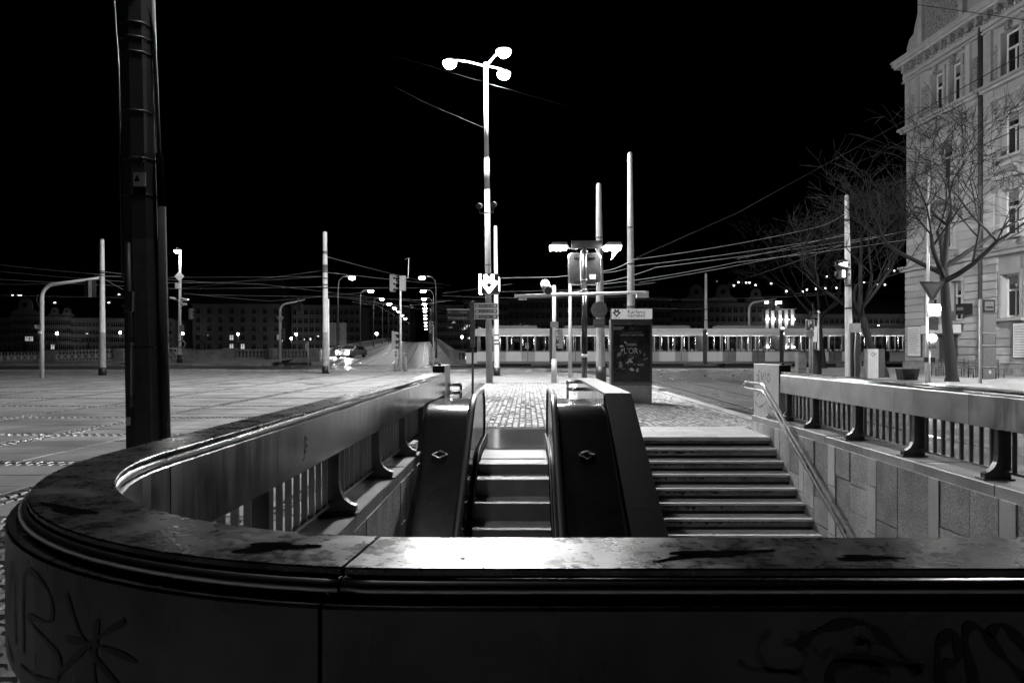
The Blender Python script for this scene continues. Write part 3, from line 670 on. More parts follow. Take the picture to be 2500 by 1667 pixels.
for sd in (-1, 1):
    xc = XE + sd*.53
    newel = [(10.55 + .42*math.sin(q), .43 + .42*math.cos(q)) for q in [math.pi*.97*i/14 for i in range(15)]][::-1]
    line = newel + hp
    prof = [(-.04, 0), (-.045, .012), (-.03, .026), (.03, .026), (.045, .012), (.04, 0)]
    mb = MB(); ring = []
    for i, (y, z) in enumerate(line):
        a = line[max(i-1, 0)]; b = line[min(i+1, len(line)-1)]; d = Vector((0, b[0]-a[0], b[1]-a[1])).normalized(); up = Vector((1, 0, 0)).cross(d); up = -up if (up.z < 0 and i > len(newel) - 1) else up
        if i <= len(newel) - 1:
            up = Vector((0, y - 10.55, z - .43)).normalized() if i < len(newel) - 1 else Vector((0, 0, 1))
        for (px_, pz_) in prof: ring.append(Vector((xc + px_, y, z)) + up*pz_)
    n = len(prof); mb.add(ring, [(i*n+k, i*n+(k+1) % n, (i+1)*n+(k+1) % n, (i+1)*n+k) for i in range(len(line)-1) for k in range(n)], True)
    mb.build('handrail', 'rubber', es)
    # balustrade panel under the handrail
    bl = MB(); poly = line + [(1.7, -6), (9.2, -.25), (10.62, .0)]
    bl.prism(poly, lambda a, b, d: (d, a, b), xc - .022, xc + .022).build('balustrade', 'steel_clad', es)
    sk = curve(9.55, .10, 1.7, 1.2)
    MB().prism([(11.4, -.1), (11.4, .06), (10.9, .10)] + sk + [(1.7, -6)], lambda a, b, d: (d, a, b), xc - sd*.022, xc - sd*.06).build('skirt', 'steel_dark', es)
    MB().path([(xc - sd*.05, y, z + .0) for y, z in [(11.35, .075), (10.9, .11)] + [(y, z + .01) for y, z in sk]], .018, 8).build('skirt_brush', 'black', es)
MB().box(XE - .55, 10.35, -.03, XE + .55, 12.68, .004).build('floor_plate', 'steel_clad', es)
MB().box(XE - .47, 10.16, -.03, XE + .47, 10.35, .012).build('comb_plate', 'steel_clad', es)
stp = curve(9.55, 0.0, 1.7, 1.2)
def SZ(y):
    if y >= 9.55: return 0.0
    return next(lerp(b[1], a[1], (y - b[0])/(a[0] - b[0])) for a, b in zip(stp, stp[1:]) if b[0] <= y <= a[0])
y = 10.15; k = 0
while y > 3.2:
    d = 0.40 if y > 9.4 else 0.40*.94; z = SZ(y - d*.5) - 0.0 if y < 9.55 else -.004
    z = SZ(y) if y < 9.5 else -.004
    zn = SZ(y - d) if y - d < 9.5 else -.004
    mb = MB(); N_ = 44; pr = []
    for i in range(N_):
        xa = XE - .455 + .91*i/N_; w_ = .91/N_
        pr += [(xa, z - .01), (xa + w_*.45, z - .01), (xa + w_*.5, z), (xa + w_*.95, z)]
    pr += [(XE + .455, z - .01)]
    mb.add([(a, y - d, b) for a, b in pr] + [(a, y, b) for a, b in pr], [(i, i+1, i+1+len(pr), i+len(pr)) for i in range(len(pr)-1)])
    mb.build('escalator_step', 'step_metal', es)
    if z - zn > .02:
        MB().box(XE - .455, y - d, zn - .02, XE + .455, y - d + .03, z - .011).build('step_riser', 'step_metal', es)
    y -= d

rnd_ = random.Random(8); t = thing('litter', 'crumpled paper litter on the coping by the end block', 'litter', (4.235, 11.95, CT))
mb = MB().ball((4.235, 11.95, CT + .035), .05, 10, .7); mb.v = [tuple(Vector(v) + Vector((rnd_.uniform(-.018, .018), rnd_.uniform(-.03, .03), rnd_.uniform(-.012, .012)))) for v in mb.v]; mb.s = [False]*len(mb.s); mb.build('paper', 'paper', t)
mb = MB().ball((4.24, 11.84, CT + .02), .035, 8, .6); mb.v = [tuple(Vector(v) + Vector((rnd_.uniform(-.012, .012), rnd_.uniform(-.02, .02), rnd_.uniform(-.008, .008)))) for v in mb.v]; mb.s = [False]*len(mb.s); mb.build('wrapper', 'steel_tube', t)

for px, py, lab in ((745, 924, 'round iron manhole cover between the slabs by the bridge side'), (769, 938, 'round iron manhole cover in the middle of the slab paving'), (557, 938, 'round iron manhole cover left of the banded pole')):
    c = G(px, py); t = thing('manhole_cover', lab, 'manhole cover', c); MB().tube((c.x, c.y, -.03), (c.x, c.y, .008), .42, .42, 24).build('frame', 'stone_old', t); MB().tube((c.x, c.y, .0081), (c.x, c.y, .013), .36, .36, 24).build('lid', 'dark_grey', t)
# ---------------------------------------------------------------- poles and street furniture
def trolley_pole(base, top, r0, r1, label, m='pole_light', sleeve=None, sleeve_m='pole_base', collar=0.45, bands=(), conduit=False, group=None):
    base = Vector(base); top = Vector(top); t = thing('trolley_pole', label, 'pole', base, group)
    at = lambda z: base.lerp(top, (z - base.z) / (top.z - base.z)); rr = lambda z: lerp(r0, r1, (z - base.z) / (top.z - base.z))
    MB().path([base, top], [r0, r1], 12, True, False).build('shaft', m, t)
    MB().path([top, top + Vector((0, 0, .06))], [r1*.96, r1*.7], 12).build('cap', m, t)
    if collar: MB().path([base, base + Vector((0, 0, collar))], [r0 + .03, r0 + .025], 12).build('collar', 'black', t)
    if sleeve: MB().path([base, at(base.z + sleeve)], [r0 + .012, rr(base.z + sleeve) + .012], 12, True, False).build('lower_coat', sleeve_m, t)
    for z in bands: MB().path([at(z - .04), at(z + .04)], [rr(z) + .018]*2, 12).build('clamp_band', 'dark_grey', t)
    if conduit:
        p = lambda z: at(z) + Vector((r0*.95, -.05, 0)); MB().path([p(base.z + .05), p(base.z + 4.6)], .06, 8).build('conduit', m, t)
    return t
b = G(250, 916); trolley_pole(b, (b.x - .02, b.y, 7.75), .175, .105, 'pale trolley wire pole by the kerb next to the arched signal mast', sleeve=2.45, bands=(5.7, 5.85, 5.95))
b = G(795, 911); trolley_pole(b, (b.x - .05, b.y, 8.75), .205, .13, 'pale banded trolley wire pole with conduit beside the bridge junction', sleeve=2.55, bands=(7.45, 7.55, 6.7, 6.6, 6.5, 6.4, 6.3, 5.9, 5.5, 5.3), conduit=True)
b = G(1213, 917); trolley_pole(b, (b.x - .08, b.y, 8.4), .16, .09, 'slim white trolley pole behind the tall lamp mast', bands=(2.3, 2.0, 1.8, 3.4))
b = G(1467, 932); trolley_pole(b, (b.x - .1, b.y, 9.0), .22, .12, 'grey trolley pole with a round sign back, beside the platform lamp', m='pole_grey', bands=(6.6, 6.4, 6.2), collar=.7)
b = G(1542, 930); trolley_pole(b, (b.x - .08, b.y, 10.65), .21, .115, 'tallest grey trolley pole, behind the poster kiosk', m='pole_grey', bands=(7.2, 5.5, 3.5), conduit=False)
b = Vector((15.85, 33.5, .1)); trolley_pole(b, (15.72, 33.5, 9.0), .2, .1, 'trolley pole carrying the lit tram signals and a litter bin', m='pole_light', bands=(7.8, 6.5, 5.4, 4.6, 3.5), collar=0)
b = P(1724, 850, 63.5); b.z = .13; trolley_pole(b, (b.x - .02, b.y, 8.5), .2, .11, 'white trolley pole standing on the quay behind the tram', bands=(5.2, 4.2, 3.2))
# big dark pole behind the railing
b = Vector((-3.92, 7.05, 0)); tp = Vector((-4.13, 7.05, 10.2))
t = thing('trolley_pole', 'thick dark octagonal pole with cables and switch box behind the railing', 'pole', b)
at = lambda z, dx=0, dy=0: Vector((lerp(-3.92, -4.06, z/6.6) + dx, 7.05 + dy, z))
MB().path([at(0), at(2.6)], [.185, .168], 8, True, False).build('lower_shaft', 'pole_conc', t)
MB().path([at(2.6), at(10.2)], [.164, .115], 8, True, False).build('upper_shaft', 'pole_near', t)
MB().path([at(0, .185, .03), at(2.6, .175, .03), at(4.6, .16, .03), at(6.6, .145, .03)], .02, 8).build('bright_conduit', 'pole_light', t)
MB().path([at(0, .215, 0), at(2.95, .215, 0)], .042, 10).build('cable_duct', 'pole_conc', t)
MB().path([at(2.95, .215, 0), at(3.5, .205, 0)], .036, 10).build('duct_head', 'grime', t)
MB().path([at(3.5, .205), at(4.2, .19), at(4.7, .175), at(4.95, .14), at(5.15, .06, -.13), at(5.5, -.02, -.16), at(6.6, -.05, -.14)], .017, 8).build('cable', 'black', t)
MB().path([at(2.2, -.175, -.05), at(4.4, -.17, -.05), at(5.0, -.2, -.05), at(6.6, -.22, 0)], .009, 6).build('cable', 'black', t)
MB().path([at(.9, -.02, -.2), at(2.55, -.03, -.18)], .02, 8).build('switch_rod', 'dark_grey', t)
MB().box(-4.02, 6.82, 1.86, -3.94, 6.88, 2.06).build('junction_box', 'dark_grey', t)
MB().box(-3.99, 6.80, 1.02, -3.945, 6.87, 1.55).build('switch_lever', 'dark_grey', t)
MB().box(-4.08, 6.83, 1.495, -3.72, 6.85, 1.51).build('lever_arm', 'black', t)
MB().box(-4.0, 6.825, .72, -3.975, 6.86, .80).build('number_tag', 'white', t)
for z in (3.05, 3.42, 3.9, 4.5, 4.65, 4.8): MB().path([at(z - .012), at(z + .012)], [.166 - .005*(z-3)]*2, 8).build('clamp_band', 'black', t)
MB().box(-3.955, 6.868, 3.12, -3.83, 6.874, 3.26).build('warning_plate', 'white', t)
MB().add([(-3.945, 6.864, 3.17), (-3.885, 6.864, 3.17), (-3.915, 6.864, 3.24)], [(0, 1, 2)]).build('warning_triangle', 'black', t)
MB().box(-3.955, 6.866, 3.02, -3.83, 6.872, 3.115).build('info_plate', 'black_gloss', t)
text('2', .15, facing(-3.875, 6.862, 3.36), 'black', t, 'number')

POLE_T = t
def lantern(t, c, r, m, ang=0.0, top='dark_grey'):
    # lantern head: shallow metal hood with a bulging glass bowl below
    MB().lathe([(r*1.02, 0), (r*1.05, .03), (r*.8, .11), (r*.3, .17), (.03, .18)], c, 16).build('lamp_hood', top, t)
    MB().lathe([(.02, -r*.85), (r*.5, -r*.76), (r*.85, -r*.45), (r*.99, -.01)], c, 16).build('lamp_bowl', m, t)
MB().path([at(9.7), at(10.0, .5), at(10.15, 1.3)], [.05, .045, .04], 8).build('lamp_arm', 'pole_near', POLE_T); lantern(POLE_T, at(9.98, 1.45), .3, 'lamp_added')  # unseen lantern above the frame, added to light the stair treads
# three-headed lamp mast
b = G(1195, 935); LT = 14.0; lx = lambda z: lerp(b.x, b.x - .17, z/14)
t = thing('lamp_mast', 'tall mast with three lit lanterns and a glowing metro cube on the square', 'street lamp', b)
MB().path([(lx(0), b.y, 0), (lx(8.5), b.y, 8.5)], [.15, .12], 16).build('lower_shaft', 'pole_grey', t)
MB().path([(lx(8.5), b.y, 8.5), (lx(9.9), b.y, 9.9)], [.115, .11], 16).build('middle_shaft', 'pole_light', t)
MB().path([(lx(9.9), b.y, 9.9), (lx(13.5), b.y, 13.5)], [.098, .088], 16).build('upper_shaft', 'pole_light', t)
MB().path([(lx(13.4), b.y, 13.4), (lx(14.1), b.y, 14.1)], [.1, .09], 12).build('head_collar', 'pole_light', t)
for (px, py, dy) in ((1098, 153, 0), (1230, 125, -1.2), (1230, 180, 1.2)):
    c = P(px, py, b.y + dy); MB().path([(lx(13.95), b.y, 13.95), (lerp(lx(14), c.x, .5), lerp(b.y, c.y, .5), lerp(13.95, c.z + .18, .5) + .03), (c.x, c.y, c.z + .18)], [.05, .045, .04], 8).build('arm', 'pole_light', t)
    lantern(t, c, .30, 'lamp_big')
for k in (-1, 1):
    c = Vector((lx(7.7) + k*.27 - (.07 if k < 0 else -.02), b.y - .3, 7.75 + k*.03)); 
    MB().tube(c + Vector((-.02, -.16, -.03)), c + Vector((.02, .14, .05)), .12, .12, 12).build('floodlight', 'black', t)
    MB().path([c + Vector((0, 0, -.1)), c + Vector((-.05*k, .05, -.32))], .03, 6).build('bracket', 'black', t)
MB().path([(lx(7.5) - .3, b.y - .27, 7.42), (lx(7.5) + .3, b.y - .27, 7.48)], .035, 6).build('cross_bar', 'black', t)
for z in (5.2, 4.2): MB().path([(lx(z), b.y, z - .03), (lx(z), b.y, z + .03)], [.15, .15], 14).build('clamp_band', 'dark_grey', t)
# metro cube: black box, glowing arrow faces
cy = b.y - .45; x0, x1 = P(1172, 0, cy).x, P(1217, 0, cy).x; z0, z1 = P(0, 716, cy).z, P(0, 668, cy).z
MB().box(x0 + .06, cy, z0, x1, cy + .8, z1).build('sign_cube', 'black', t)
MB().box(x0 - .06, cy + .1, z0, x0 + .0599, cy + .75, z1).build('side_glow_panel', 'sign_glow', t)
MB().box(x1 + .0005, cy + .1, z0 + .15, x1 + .03, cy + .7, z1 - .15).build('side_glow_panel', 'sign_glow', t)
LOGO = [(0, 0), (1, .57), (.5, .57), (.5, 1), (0, .67), (-.5, 1), (-.5, .57), (-1, .57)]
mx, mz = P(1194, 0, cy).x, P(0, 711, cy).z; hw = 16.5/F*cy; hh = 37/F*cy
def logo(parent, mx, mz, hw, hh, y, wd, m, nm='metro_emblem'):
    pts = [Vector((mx + a*hw, y, mz + c*hh)) for a, c in LOGO]; mb = MB()
    for i in range(8):
        p, q = pts[i], pts[(i+1) % 8]; d = (q - p).normalized(); n = Vector((-d.z, 0, d.x))*wd/2; p2 = p - d*wd*.4; q2 = q + d*wd*.4; e = Vector((0, .012 + i*.0005, 0))
        mb.add([p2-n, q2-n, q2+n, p2+n, p2-n-e, q2-n-e, q2+n-e, p2+n-e], [(0,1,2,3),(7,6,5,4),(0,4,5,1),(1,5,6,2),(2,6,7,3),(3,7,4,0)])
    return mb.build(nm, m, parent)
logo(t, mx, mz, hw, hh, cy, .15, 'sign_glow')

# signpost with finger boards
b = G(1154, 962); t = thing('finger_post', 'black signpost with rows of dark direction boards', 'signpost', b)
MB().tube(b, b + Vector((0, 0, 3.1)), .04, .035, 10).build('post', 'black', t)
MB().box(b.x - .09, b.y - .09, 1.55, b.x + .07, b.y + .09, 3.05).build('bracket_column', 'sign_back', t)
Yb = b.y - .1
xr0, xr1 = P(1158, 0, Yb).x, P(1215.5, 0, Yb).x
MB().box(xr0, Yb, P(0, 779.5, Yb).z, xr1, Yb + .04, P(0, 740, Yb).z).build('board_frame', 'mid_grey', t)
for i, (ya, yb_, tx) in enumerate(((743, 750.5, 'Národní divadlo'), (756, 763.5, 'Kostel sv. Cyrila a Metoděje'), (769, 777, 'Tančící dům'))):
    za, zb = P(0, yb_, Yb).z, P(0, ya, Yb).z
    MB().box(xr0 + .03, Yb - .008, za, xr1 - .03, Yb - .001, zb).build('direction_board', 'black', t)
    text(tx, .085, facing(xr0 + .17, Yb - .01, (za + zb)/2), 'mid_grey', t, 'lettering', .002, 'LEFT', .8 if i != 1 else .42)
    text('→', .16, facing(xr1 - .12, Yb - .01, (za + zb)/2), 'print_light', t, 'arrow', .002)
    MB().add([(xr0 + .05, Yb - .01, za + .02), (xr0 + .14, Yb - .01, za + .02), (xr0 + .14, Yb - .01, zb - .03), (xr0 + .09, Yb - .01, zb - .015), (xr0 + .05, Yb - .01, zb - .04)], [(0, 1, 2, 3, 4)]).build('pictogram', 'mid_grey', t)
xl0, xl1 = P(1091, 0, Yb).x, P(1147, 0, Yb).x
MB().box(xl0, Yb + .01, P(0, 756, Yb).z, xl1, Yb + .03, P(0, 754.5, Yb).z).build('lit_edge', 'print_light', t)
for (ya, yb_, tx) in ((757, 767.5, 'Vyšehrad'), (771, 781.5, 'Podskalská celnice')):
    za, zb = P(0, yb_, Yb).z, P(0, ya, Yb).z
    MB().box(xl0, Yb, za, xl1, Yb + .04, zb).build('direction_board', 'black', t)
    text(tx, .085, facing(xl1 - .1, Yb - .003, (za + zb)/2), 'mid_grey', t, 'lettering', .002, 'RIGHT', .8)
    text('←', .15, facing(xl0 + .1, Yb - .003, (za + zb)/2), 'mid_grey', t, 'arrow', .002)
# slim guide posts
def signal_head(t, c, s=1.0, rz=0.0, lit=None, m='black', n=3):
    # three-lens head with hoods, facing -Y turned by rz
    M = Matrix.Translation(c) @ Matrix.Rotation(rz, 4, 'Z')
    def tr(mb): mb.v = [tuple(M @ Vector(v)) for v in mb.v]; return mb
    h = .3*s*n/2
    body = tr(MB().box(-.15*s, 0, -h, .15*s, .18*s, h)).build('signal_head', m, t)
    for i in range(n):
        z = h - .15*s - i*.3*s
        tr(MB().tube((0, -.012, z), (0, .01, z), .1*s, .1*s, 12)).build('signal_lens', lit if (lit and i == n-1) else 'black_gloss', body)
        hd = MB(); vs = []
        for k in range(9):
            q = math.pi*k/8; vs += [(.115*s*math.cos(q), 0, z + .115*s*math.sin(q)), (.115*s*math.cos(q), -.17*s, z + .115*s*math.sin(q) - .02)]
        hd.add(vs, [(2*i_, 2*i_+1, 2*i_+3, 2*i_+2) for i_ in range(8)]); tr(hd).build('signal_hood', m, body)
    return body
def post(t, b, h, r=.05, m='pole_light', r1=None): return MB().tube(b, b + Vector((0, 0, h)), r, r1 or r*.9, 12).build('post', m, t)
b = G(978, 907); t = thing('traffic_signal', 'tall traffic signal post with stacked heads between two short bollards', 'traffic light', b)
post(t, b, 6.4, .075)
signal_head(t, b + Vector((-.42, -.1, 5.9)), 1.25, R(70), m='mid_grey'); signal_head(t, b + Vector((-.3, 0, 2.1)), 1.3, R(80), m='mid_grey')
MB().path([b + Vector((0, 0, 6.2)), b + Vector((.5, 0, 6.25)), b + Vector((.55, 0, 7.6)), b + Vector((.3, 0, 7.5))], .03, 6).build('detector_arm', 'pole_light', t)
MB().box(b.x - .05, b.y - .15, 5.4, b.x + .35, b.y + .1, 6.4).build('back_board', 'pole_grey', t)
for px, lab in ((966, 'short grey bollard with black cap at the bridge side of the tall signal'), (991, 'short grey bollard with black cap at the lamp mast side of the tall signal')):
    b = G(px, 907); t = thing('bollard', lab, 'bollard', b)
    MB().tube(b, b + Vector((0, 0, 1.05)), .07, .07, 12).build('post', 'pole_grey', t); MB().tube(b + Vector((0, 0, 1.05)), b + Vector((0, 0, 1.15)), .075, .06, 12).build('cap', 'black', t)
    MB().tube(b + Vector((0, 0, 1.15)), b + Vector((0, 0, 1.3)), .05, .05, 12).build('ring', 'pole_grey', t); MB().tube(b + Vector((0, 0, 1.3)), b + Vector((0, 0, 1.36)), .08, .08, 12).build('top', 'black', t)
b = G(1353, 935); t = thing('traffic_signal', 'slim post with a signal head under the lit camera arm', 'traffic light', b)
post(t, b, 4.3, .09, 'pole_light', .08); MB().tube(b, b + Vector((0, 0, 1.05)), .13, .12, 12).build('lower_sleeve', 'pole_light', t)
signal_head(t, b + Vector((.18, 0, 1.95)), .95, R(-80), m='mid_grey', n=3); MB().box(b.x - .16, b.y - .12, 2.45, b.x + .18, b.y + .1, 2.7).build('push_box', 'mid_grey', t)
b = G(1392, 922); t = thing('camera_post', 'grey post topped by a bright little lamp behind the information board', 'post', b)
post(t, b, 6.2, .11, 'pole_light', .07); MB().ball(b + Vector((0, 0, 6.25)), .1, 10).build('lamp_globe', 'lamp_street', t)
b = P(1058, 870, 58); b.z = 0; t = thing('traffic_signal', 'small signal post on the far side of the tram line', 'traffic light', b)
post(t, b, 3.6, .05); signal_head(t, b + Vector((-.1, -.1, 3.4)), 1.1, R(60), m='mid_grey')
b = P(752, 905, 49); b.z = 0; t = thing('traffic_sign', 'round road sign seen edge on at the kerb by the junction', 'road sign', b)
post(t, b, 2.05, .045, 'pole_grey'); MB().ball(b + Vector((-.1, 0, 1.65)), .34, 16).build('sign_disc', 'mid_grey', t)
o = kids(t)[-1]; o.data.transform(Matrix.Translation(b + Vector((-.1, 0, 0))) @ Matrix.Diagonal((.12, 1, 1, 1)) @ Matrix.Translation(-(b + Vector((-.1, 0, 0)))))
# mast-arm signals
def mast(px, py, top, arm, label, r=.09, drop=True, z0=0.0, Yf=None, m='pole_light', side=1):
    b = G(px, py, z0) if Yf is None else Vector((P(px, 0, Yf).x, Yf, z0)); t = thing('signal_mast', label, 'traffic light', b)
    pts = [b, b + Vector((0, 0, top - .8))] + [b + Vector((side*.7*(1 - math.cos(q)), 0, top - .8 + .7*math.sin(q))) for q in [math.pi/2*i/6 for i in range(1, 7)]] + [b + Vector((side*arm, 0, top + .22))]
    MB().path(pts, [r*1.25, r*1.15] + [r]*6 + [r*.6], 10).build('mast_tube', m, t)
    if drop:
        signal_head(t, b + Vector((side*(arm - .45), 0, top - .35)), .95, R(150), m='black')
        MB().box(b.x + side*(arm - .75), b.y - .02, top - .75, b.x + side*(arm - .15), b.y, top + .15).build('back_board', 'dark_grey', t)
    return t, b
t, b = mast(102, 923, 4.95, 2.95, 'curved signal mast with a long arm at the edge of the square')
MB().box(b.x - .3, b.y - .1, 2.55, b.x - .08, b.y + .1, 2.75).build('junction_box', 'pole_light', t); MB().box(b.x - .08, b.y - .16, 2.3, b.x + .06, b.y - .08, 2.42).build('detector', 'white', t)
MB().path([b + Vector((-.1, -.12, 4.3)), b + Vector((-.2, -.12, 4.0)), b + Vector((-.02, -.12, 3.6)), b + Vector((-.02, -.12, 2.9)), b + Vector((.02, -.12, 2.7))], .02, 6).build('cable', 'black', t)
t, b = mast(684, 0, 5.4, 2.2, 'signal mast with a give way sign on the bridge pavement', z0=.3, Yf=61)
MB().add([b + Vector((-.3, -.1, 4.1)), b + Vector((.36, -.1, 4.1)), b + Vector((.03, -.1, 3.5)), b + Vector((-.3, -.06, 4.1)), b + Vector((.36, -.06, 4.1)), b + Vector((.03, -.06, 3.5))], [(0, 2, 1), (3, 4, 5), (0, 1, 4, 3), (1, 2, 5, 4), (2, 0, 3, 5)]).build('sign_triangle', 'mid_grey', t)
signal_head(t, b + Vector((.3, -.1, 2.5)), 1.1, R(30)); MB().box(b.x - .25, b.y - .1, 2.35, b.x - .1, b.y, 2.8).build('detector', 'white', t)
t, b = mast(1829, 0, 5.9, 2.6, 'curved signal mast behind the tram near the lit hotel', z0=.13, Yf=64); 
# lamp post with cameras by the iron fence
b = Vector((P(438, 0, 62).x, 62, .2)); t = thing('street_lamp', 'leaning lamp post with cameras and small signs by the iron fence', 'street lamp', b)
top = Vector((P(440, 0, 62).x, 62, 10.2)); lp = lambda z: b.lerp(top, (z - .2)/10); MB().path([b, lp(3), top], [.2, .14, .09], 12).build('shaft', 'pole_light', t)
MB().path([top, top + Vector((0, 0, .35)), top + Vector((-.3, -.1, .5))], .06, 8).build('arm', 'pole_light', t); lantern(t, P(434, 612, 61.5), .3, 'lamp_street')
MB().tube(b, b + Vector((0, 0, .8)), .24, .22, 12).build('collar', 'black', t)
for dx, z in ((-.55, 6.1), (.5, 6.0), (.45, 5.6)):
    c = lp(z) + Vector((dx, -.1, 0)); MB().tube(c + Vector((-.3, 0, .05)), c + Vector((.25, -.1, -.03)), .11, .11, 10).build('camera', 'white', t); MB().path([lp(z - .2), c + Vector((0, 0, -.1))], .04, 6).build('camera_arm', 'pole_light', t)
MB().box(lp(7.2).x - .35, 61.8, 7.0, lp(7.2).x - .05, 62, 7.5).build('detector_box', 'white', t)
c = lp(8.1); MB().add([c + Vector((-.45, -.15, 0)), c + Vector((0, -.15, .45)), c + Vector((.45, -.15, 0)), c + Vector((0, -.15, -.45)), c + Vector((0, -.11, 0))], [(0, 3, 2, 1), (0, 1, 4), (1, 2, 4), (2, 3, 4), (3, 0, 4)]).build('sign_diamond', 'white', t)
MB().box(b.x + .12, 61.8, 3.0, b.x + .5, 61.85, 3.7).build('sign_plate', 'mid_grey', t); MB().ring((b.x + .3, 61.8, 1.95), .32, .05).build('sign_ring', 'mid_grey', t)
signal_head(t, b + Vector((1.1, 0, 4.5)), 1.1, R(150), m='mid_grey')

# information board pole with double lamps and camera arm
Yp = 20.0; b = Vector((P(1427, 0, Yp).x, Yp, 0)); t = thing('information_mast', 'dark mast with two lit lamps, an information board and a long camera arm', 'mast', b)
zz = lambda py: P(0, py, Yp).z; xx = lambda px: P(px, 0, Yp).x
MB().tube(b, b + Vector((0, 0, zz(705))), .085, .08, 14).build('lower_shaft', 'black_gloss', t)
MB().tube((b.x, Yp, zz(705)), (b.x, Yp, zz(600)), .075, .06, 14).build('upper_shaft', 'steel_dark', t)
for py in (615, 685, 710): MB().tube((b.x, Yp, zz(py + 3)), (b.x, Yp, zz(py - 3)), .095, .095, 14).build('clamp', 'black', t)
MB().tube((b.x, Yp, zz(872)), (b.x, Yp, zz(865)), .09, .09, 14).build('sticker', 'white', t)
# lamp hoods (arms hold flat boxes, lit below)
for px0, px1, pr in ((1343, 1382, 1408), (1475, 1514, 1452)):
    cz = zz(604); xa, xb = xx(px0), xx(px1)
    MB().prism([(xa - .03, cz + .02), (xb + .06, cz + .02), (xb, cz + .13), (xa + .06, cz + .13)], lambda a, c, d: (a, d, c), Yp - .2, Yp + .25).build('lamp_hood', 'black', t)
    MB().box(xa, Yp - .22, cz - .07, xb, Yp + .2, cz + .018).build('lamp_panel', 'lamp_panel', t)
    MB().path([(xx(pr), Yp, cz - .06), ((xa + xb)/2, Yp, cz + .06)], .03, 8).build('lamp_arm', 'steel_tube', t)
MB().box(xx(1395), Yp - .06, zz(606), xx(1470), Yp + .06, zz(588)).build('lamp_box', 'black', t)
MB().add([(xx(1516), Yp - .2, zz(605)), (xx(1500), Yp - .25, zz(625)), (xx(1489), Yp - .2, zz(638)), (xx(1495), Yp - .1, zz(615))], [(0, 1, 2, 3)]).build('loose_shade', 'white', t)
xa, xb, za, zb = xx(1389.5), xx(1466), zz(693), zz(618); rr = .12
def rrect(x0, x1, z0, z1, r, n=5):
    pts = []
    for cx, cz, a in ((x1-r, z1-r, 0), (x0+r, z1-r, 90), (x0+r, z0+r, 180), (x1-r, z0+r, 270)):
        for i in range(n + 1): q = R(a + 90*i/n); pts.append((cx + r*math.cos(q), cz + r*math.sin(q)))
    return pts
fr = rrect(xa, xb, za, zb, rr); MB().path([(x, Yp + .12, z) for x, z in fr + fr[:1]], .03, 8, False).build('board_frame', 'steel_tube', t)
MB().prism(rrect(xa + .02, xb - .02, za + .02, zb - .02, rr), lambda a, c, d: (a, d, c), Yp + .1, Yp + .15).build('board_back', 'sign_back', t)
for z in (za + .09, zb - .09): MB().box(xa + .12, Yp + .04, z - .04, xb - .12, Yp + .09, z + .04).build('board_bracket', 'sign_back', t)
MB().box(xx(1440.5), Yp + .085, zz(681), xx(1455), Yp + .098, zz(669)).build('sticker', 'paper', t)
MB().path([(b.x - .1, Yp - .08, zz(612)), (b.x - .12, Yp - .08, zz(640)), (b.x - .12, Yp - .08, zz(680)), (b.x - .1, Yp - .08, zz(703))], .014, 6).build('cable', 'white', t)
a0, a1 = Vector((xx(1258), Yp - .12, zz(723.5))), Vector((xx(1576), Yp - .12, zz(714.5)))
MB().tube(a0, a1, .045, .045, 12).build('camera_arm', 'white', t)
MB().box(xx(1266), Yp - .25, zz(733), xx(1286), Yp - .05, zz(726)).build('detector', 'white', t); MB().box(xx(1552), Yp - .25, zz(727), xx(1574), Yp - .05, zz(719)).build('detector', 'white', t)
MB().box(xx(1572), Yp - .2, zz(727), xx(1581), Yp - .08, zz(712)).build('arm_end', 'white', t); MB().box(xx(1256), Yp - .2, zz(728), xx(1262), Yp - .08, zz(719)).build('arm_end', 'white', t)
c0, c1 = Vector((xx(1337), Yp - .45, zz(713))), Vector((xx(1331), Yp + .35, zz(690)))
MB().tube(c0, c1, .135, .135, 16).build('camera_housing', 'white', t); MB().tube(c0 - (c1 - c0).normalized()*.012, c0, .1, .11, 16).build('camera_glass', 'black_gloss', t)
MB().path([c0 + Vector((.02, .15, -.1)), Vector((xx(1338), Yp - .12, zz(722)))], .03, 6).build('camera_foot', 'dark_grey', t)
MB().path([(xx(1349), Yp - .1, zz(712)), (xx(1360), Yp - .1, zz(716)), (xx(1385), Yp - .1, zz(717)), (xx(1405), Yp - .1, zz(714)), (xx(1421), Yp - .08, zz(710))], .013, 6).build('cable', 'white', t)
# round sign back on the grey pole
b = G(1467, 932); Yr = b.y - .35; t = thing('traffic_sign', 'round road sign seen from behind on the grey trolley pole', 'road sign', P(1463, 815, Yr))
MB().tube(P(1463, 756, Yr), P(1463, 756, Yr) + Vector((0, .04, 0)), 20/F*Yr, None, 28).build('sign_disc', 'sign_back', t)
MB().box(P(1449, 0, Yr).x, Yr, P(0, 800, Yr).z, P(1477, 0, Yr).x, Yr + .04, P(0, 778, Yr).z).build('supplement_plate', 'sign_back', t)
for py in (748, 765, 788): MB().box(P(1452, 0, Yr).x, Yr - .05, P(0, py + 1.2, Yr).z, P(1474, 0, Yr).x, Yr - .001, P(0, py - 1.2, Yr).z).build('clamp', 'dark_grey', t)

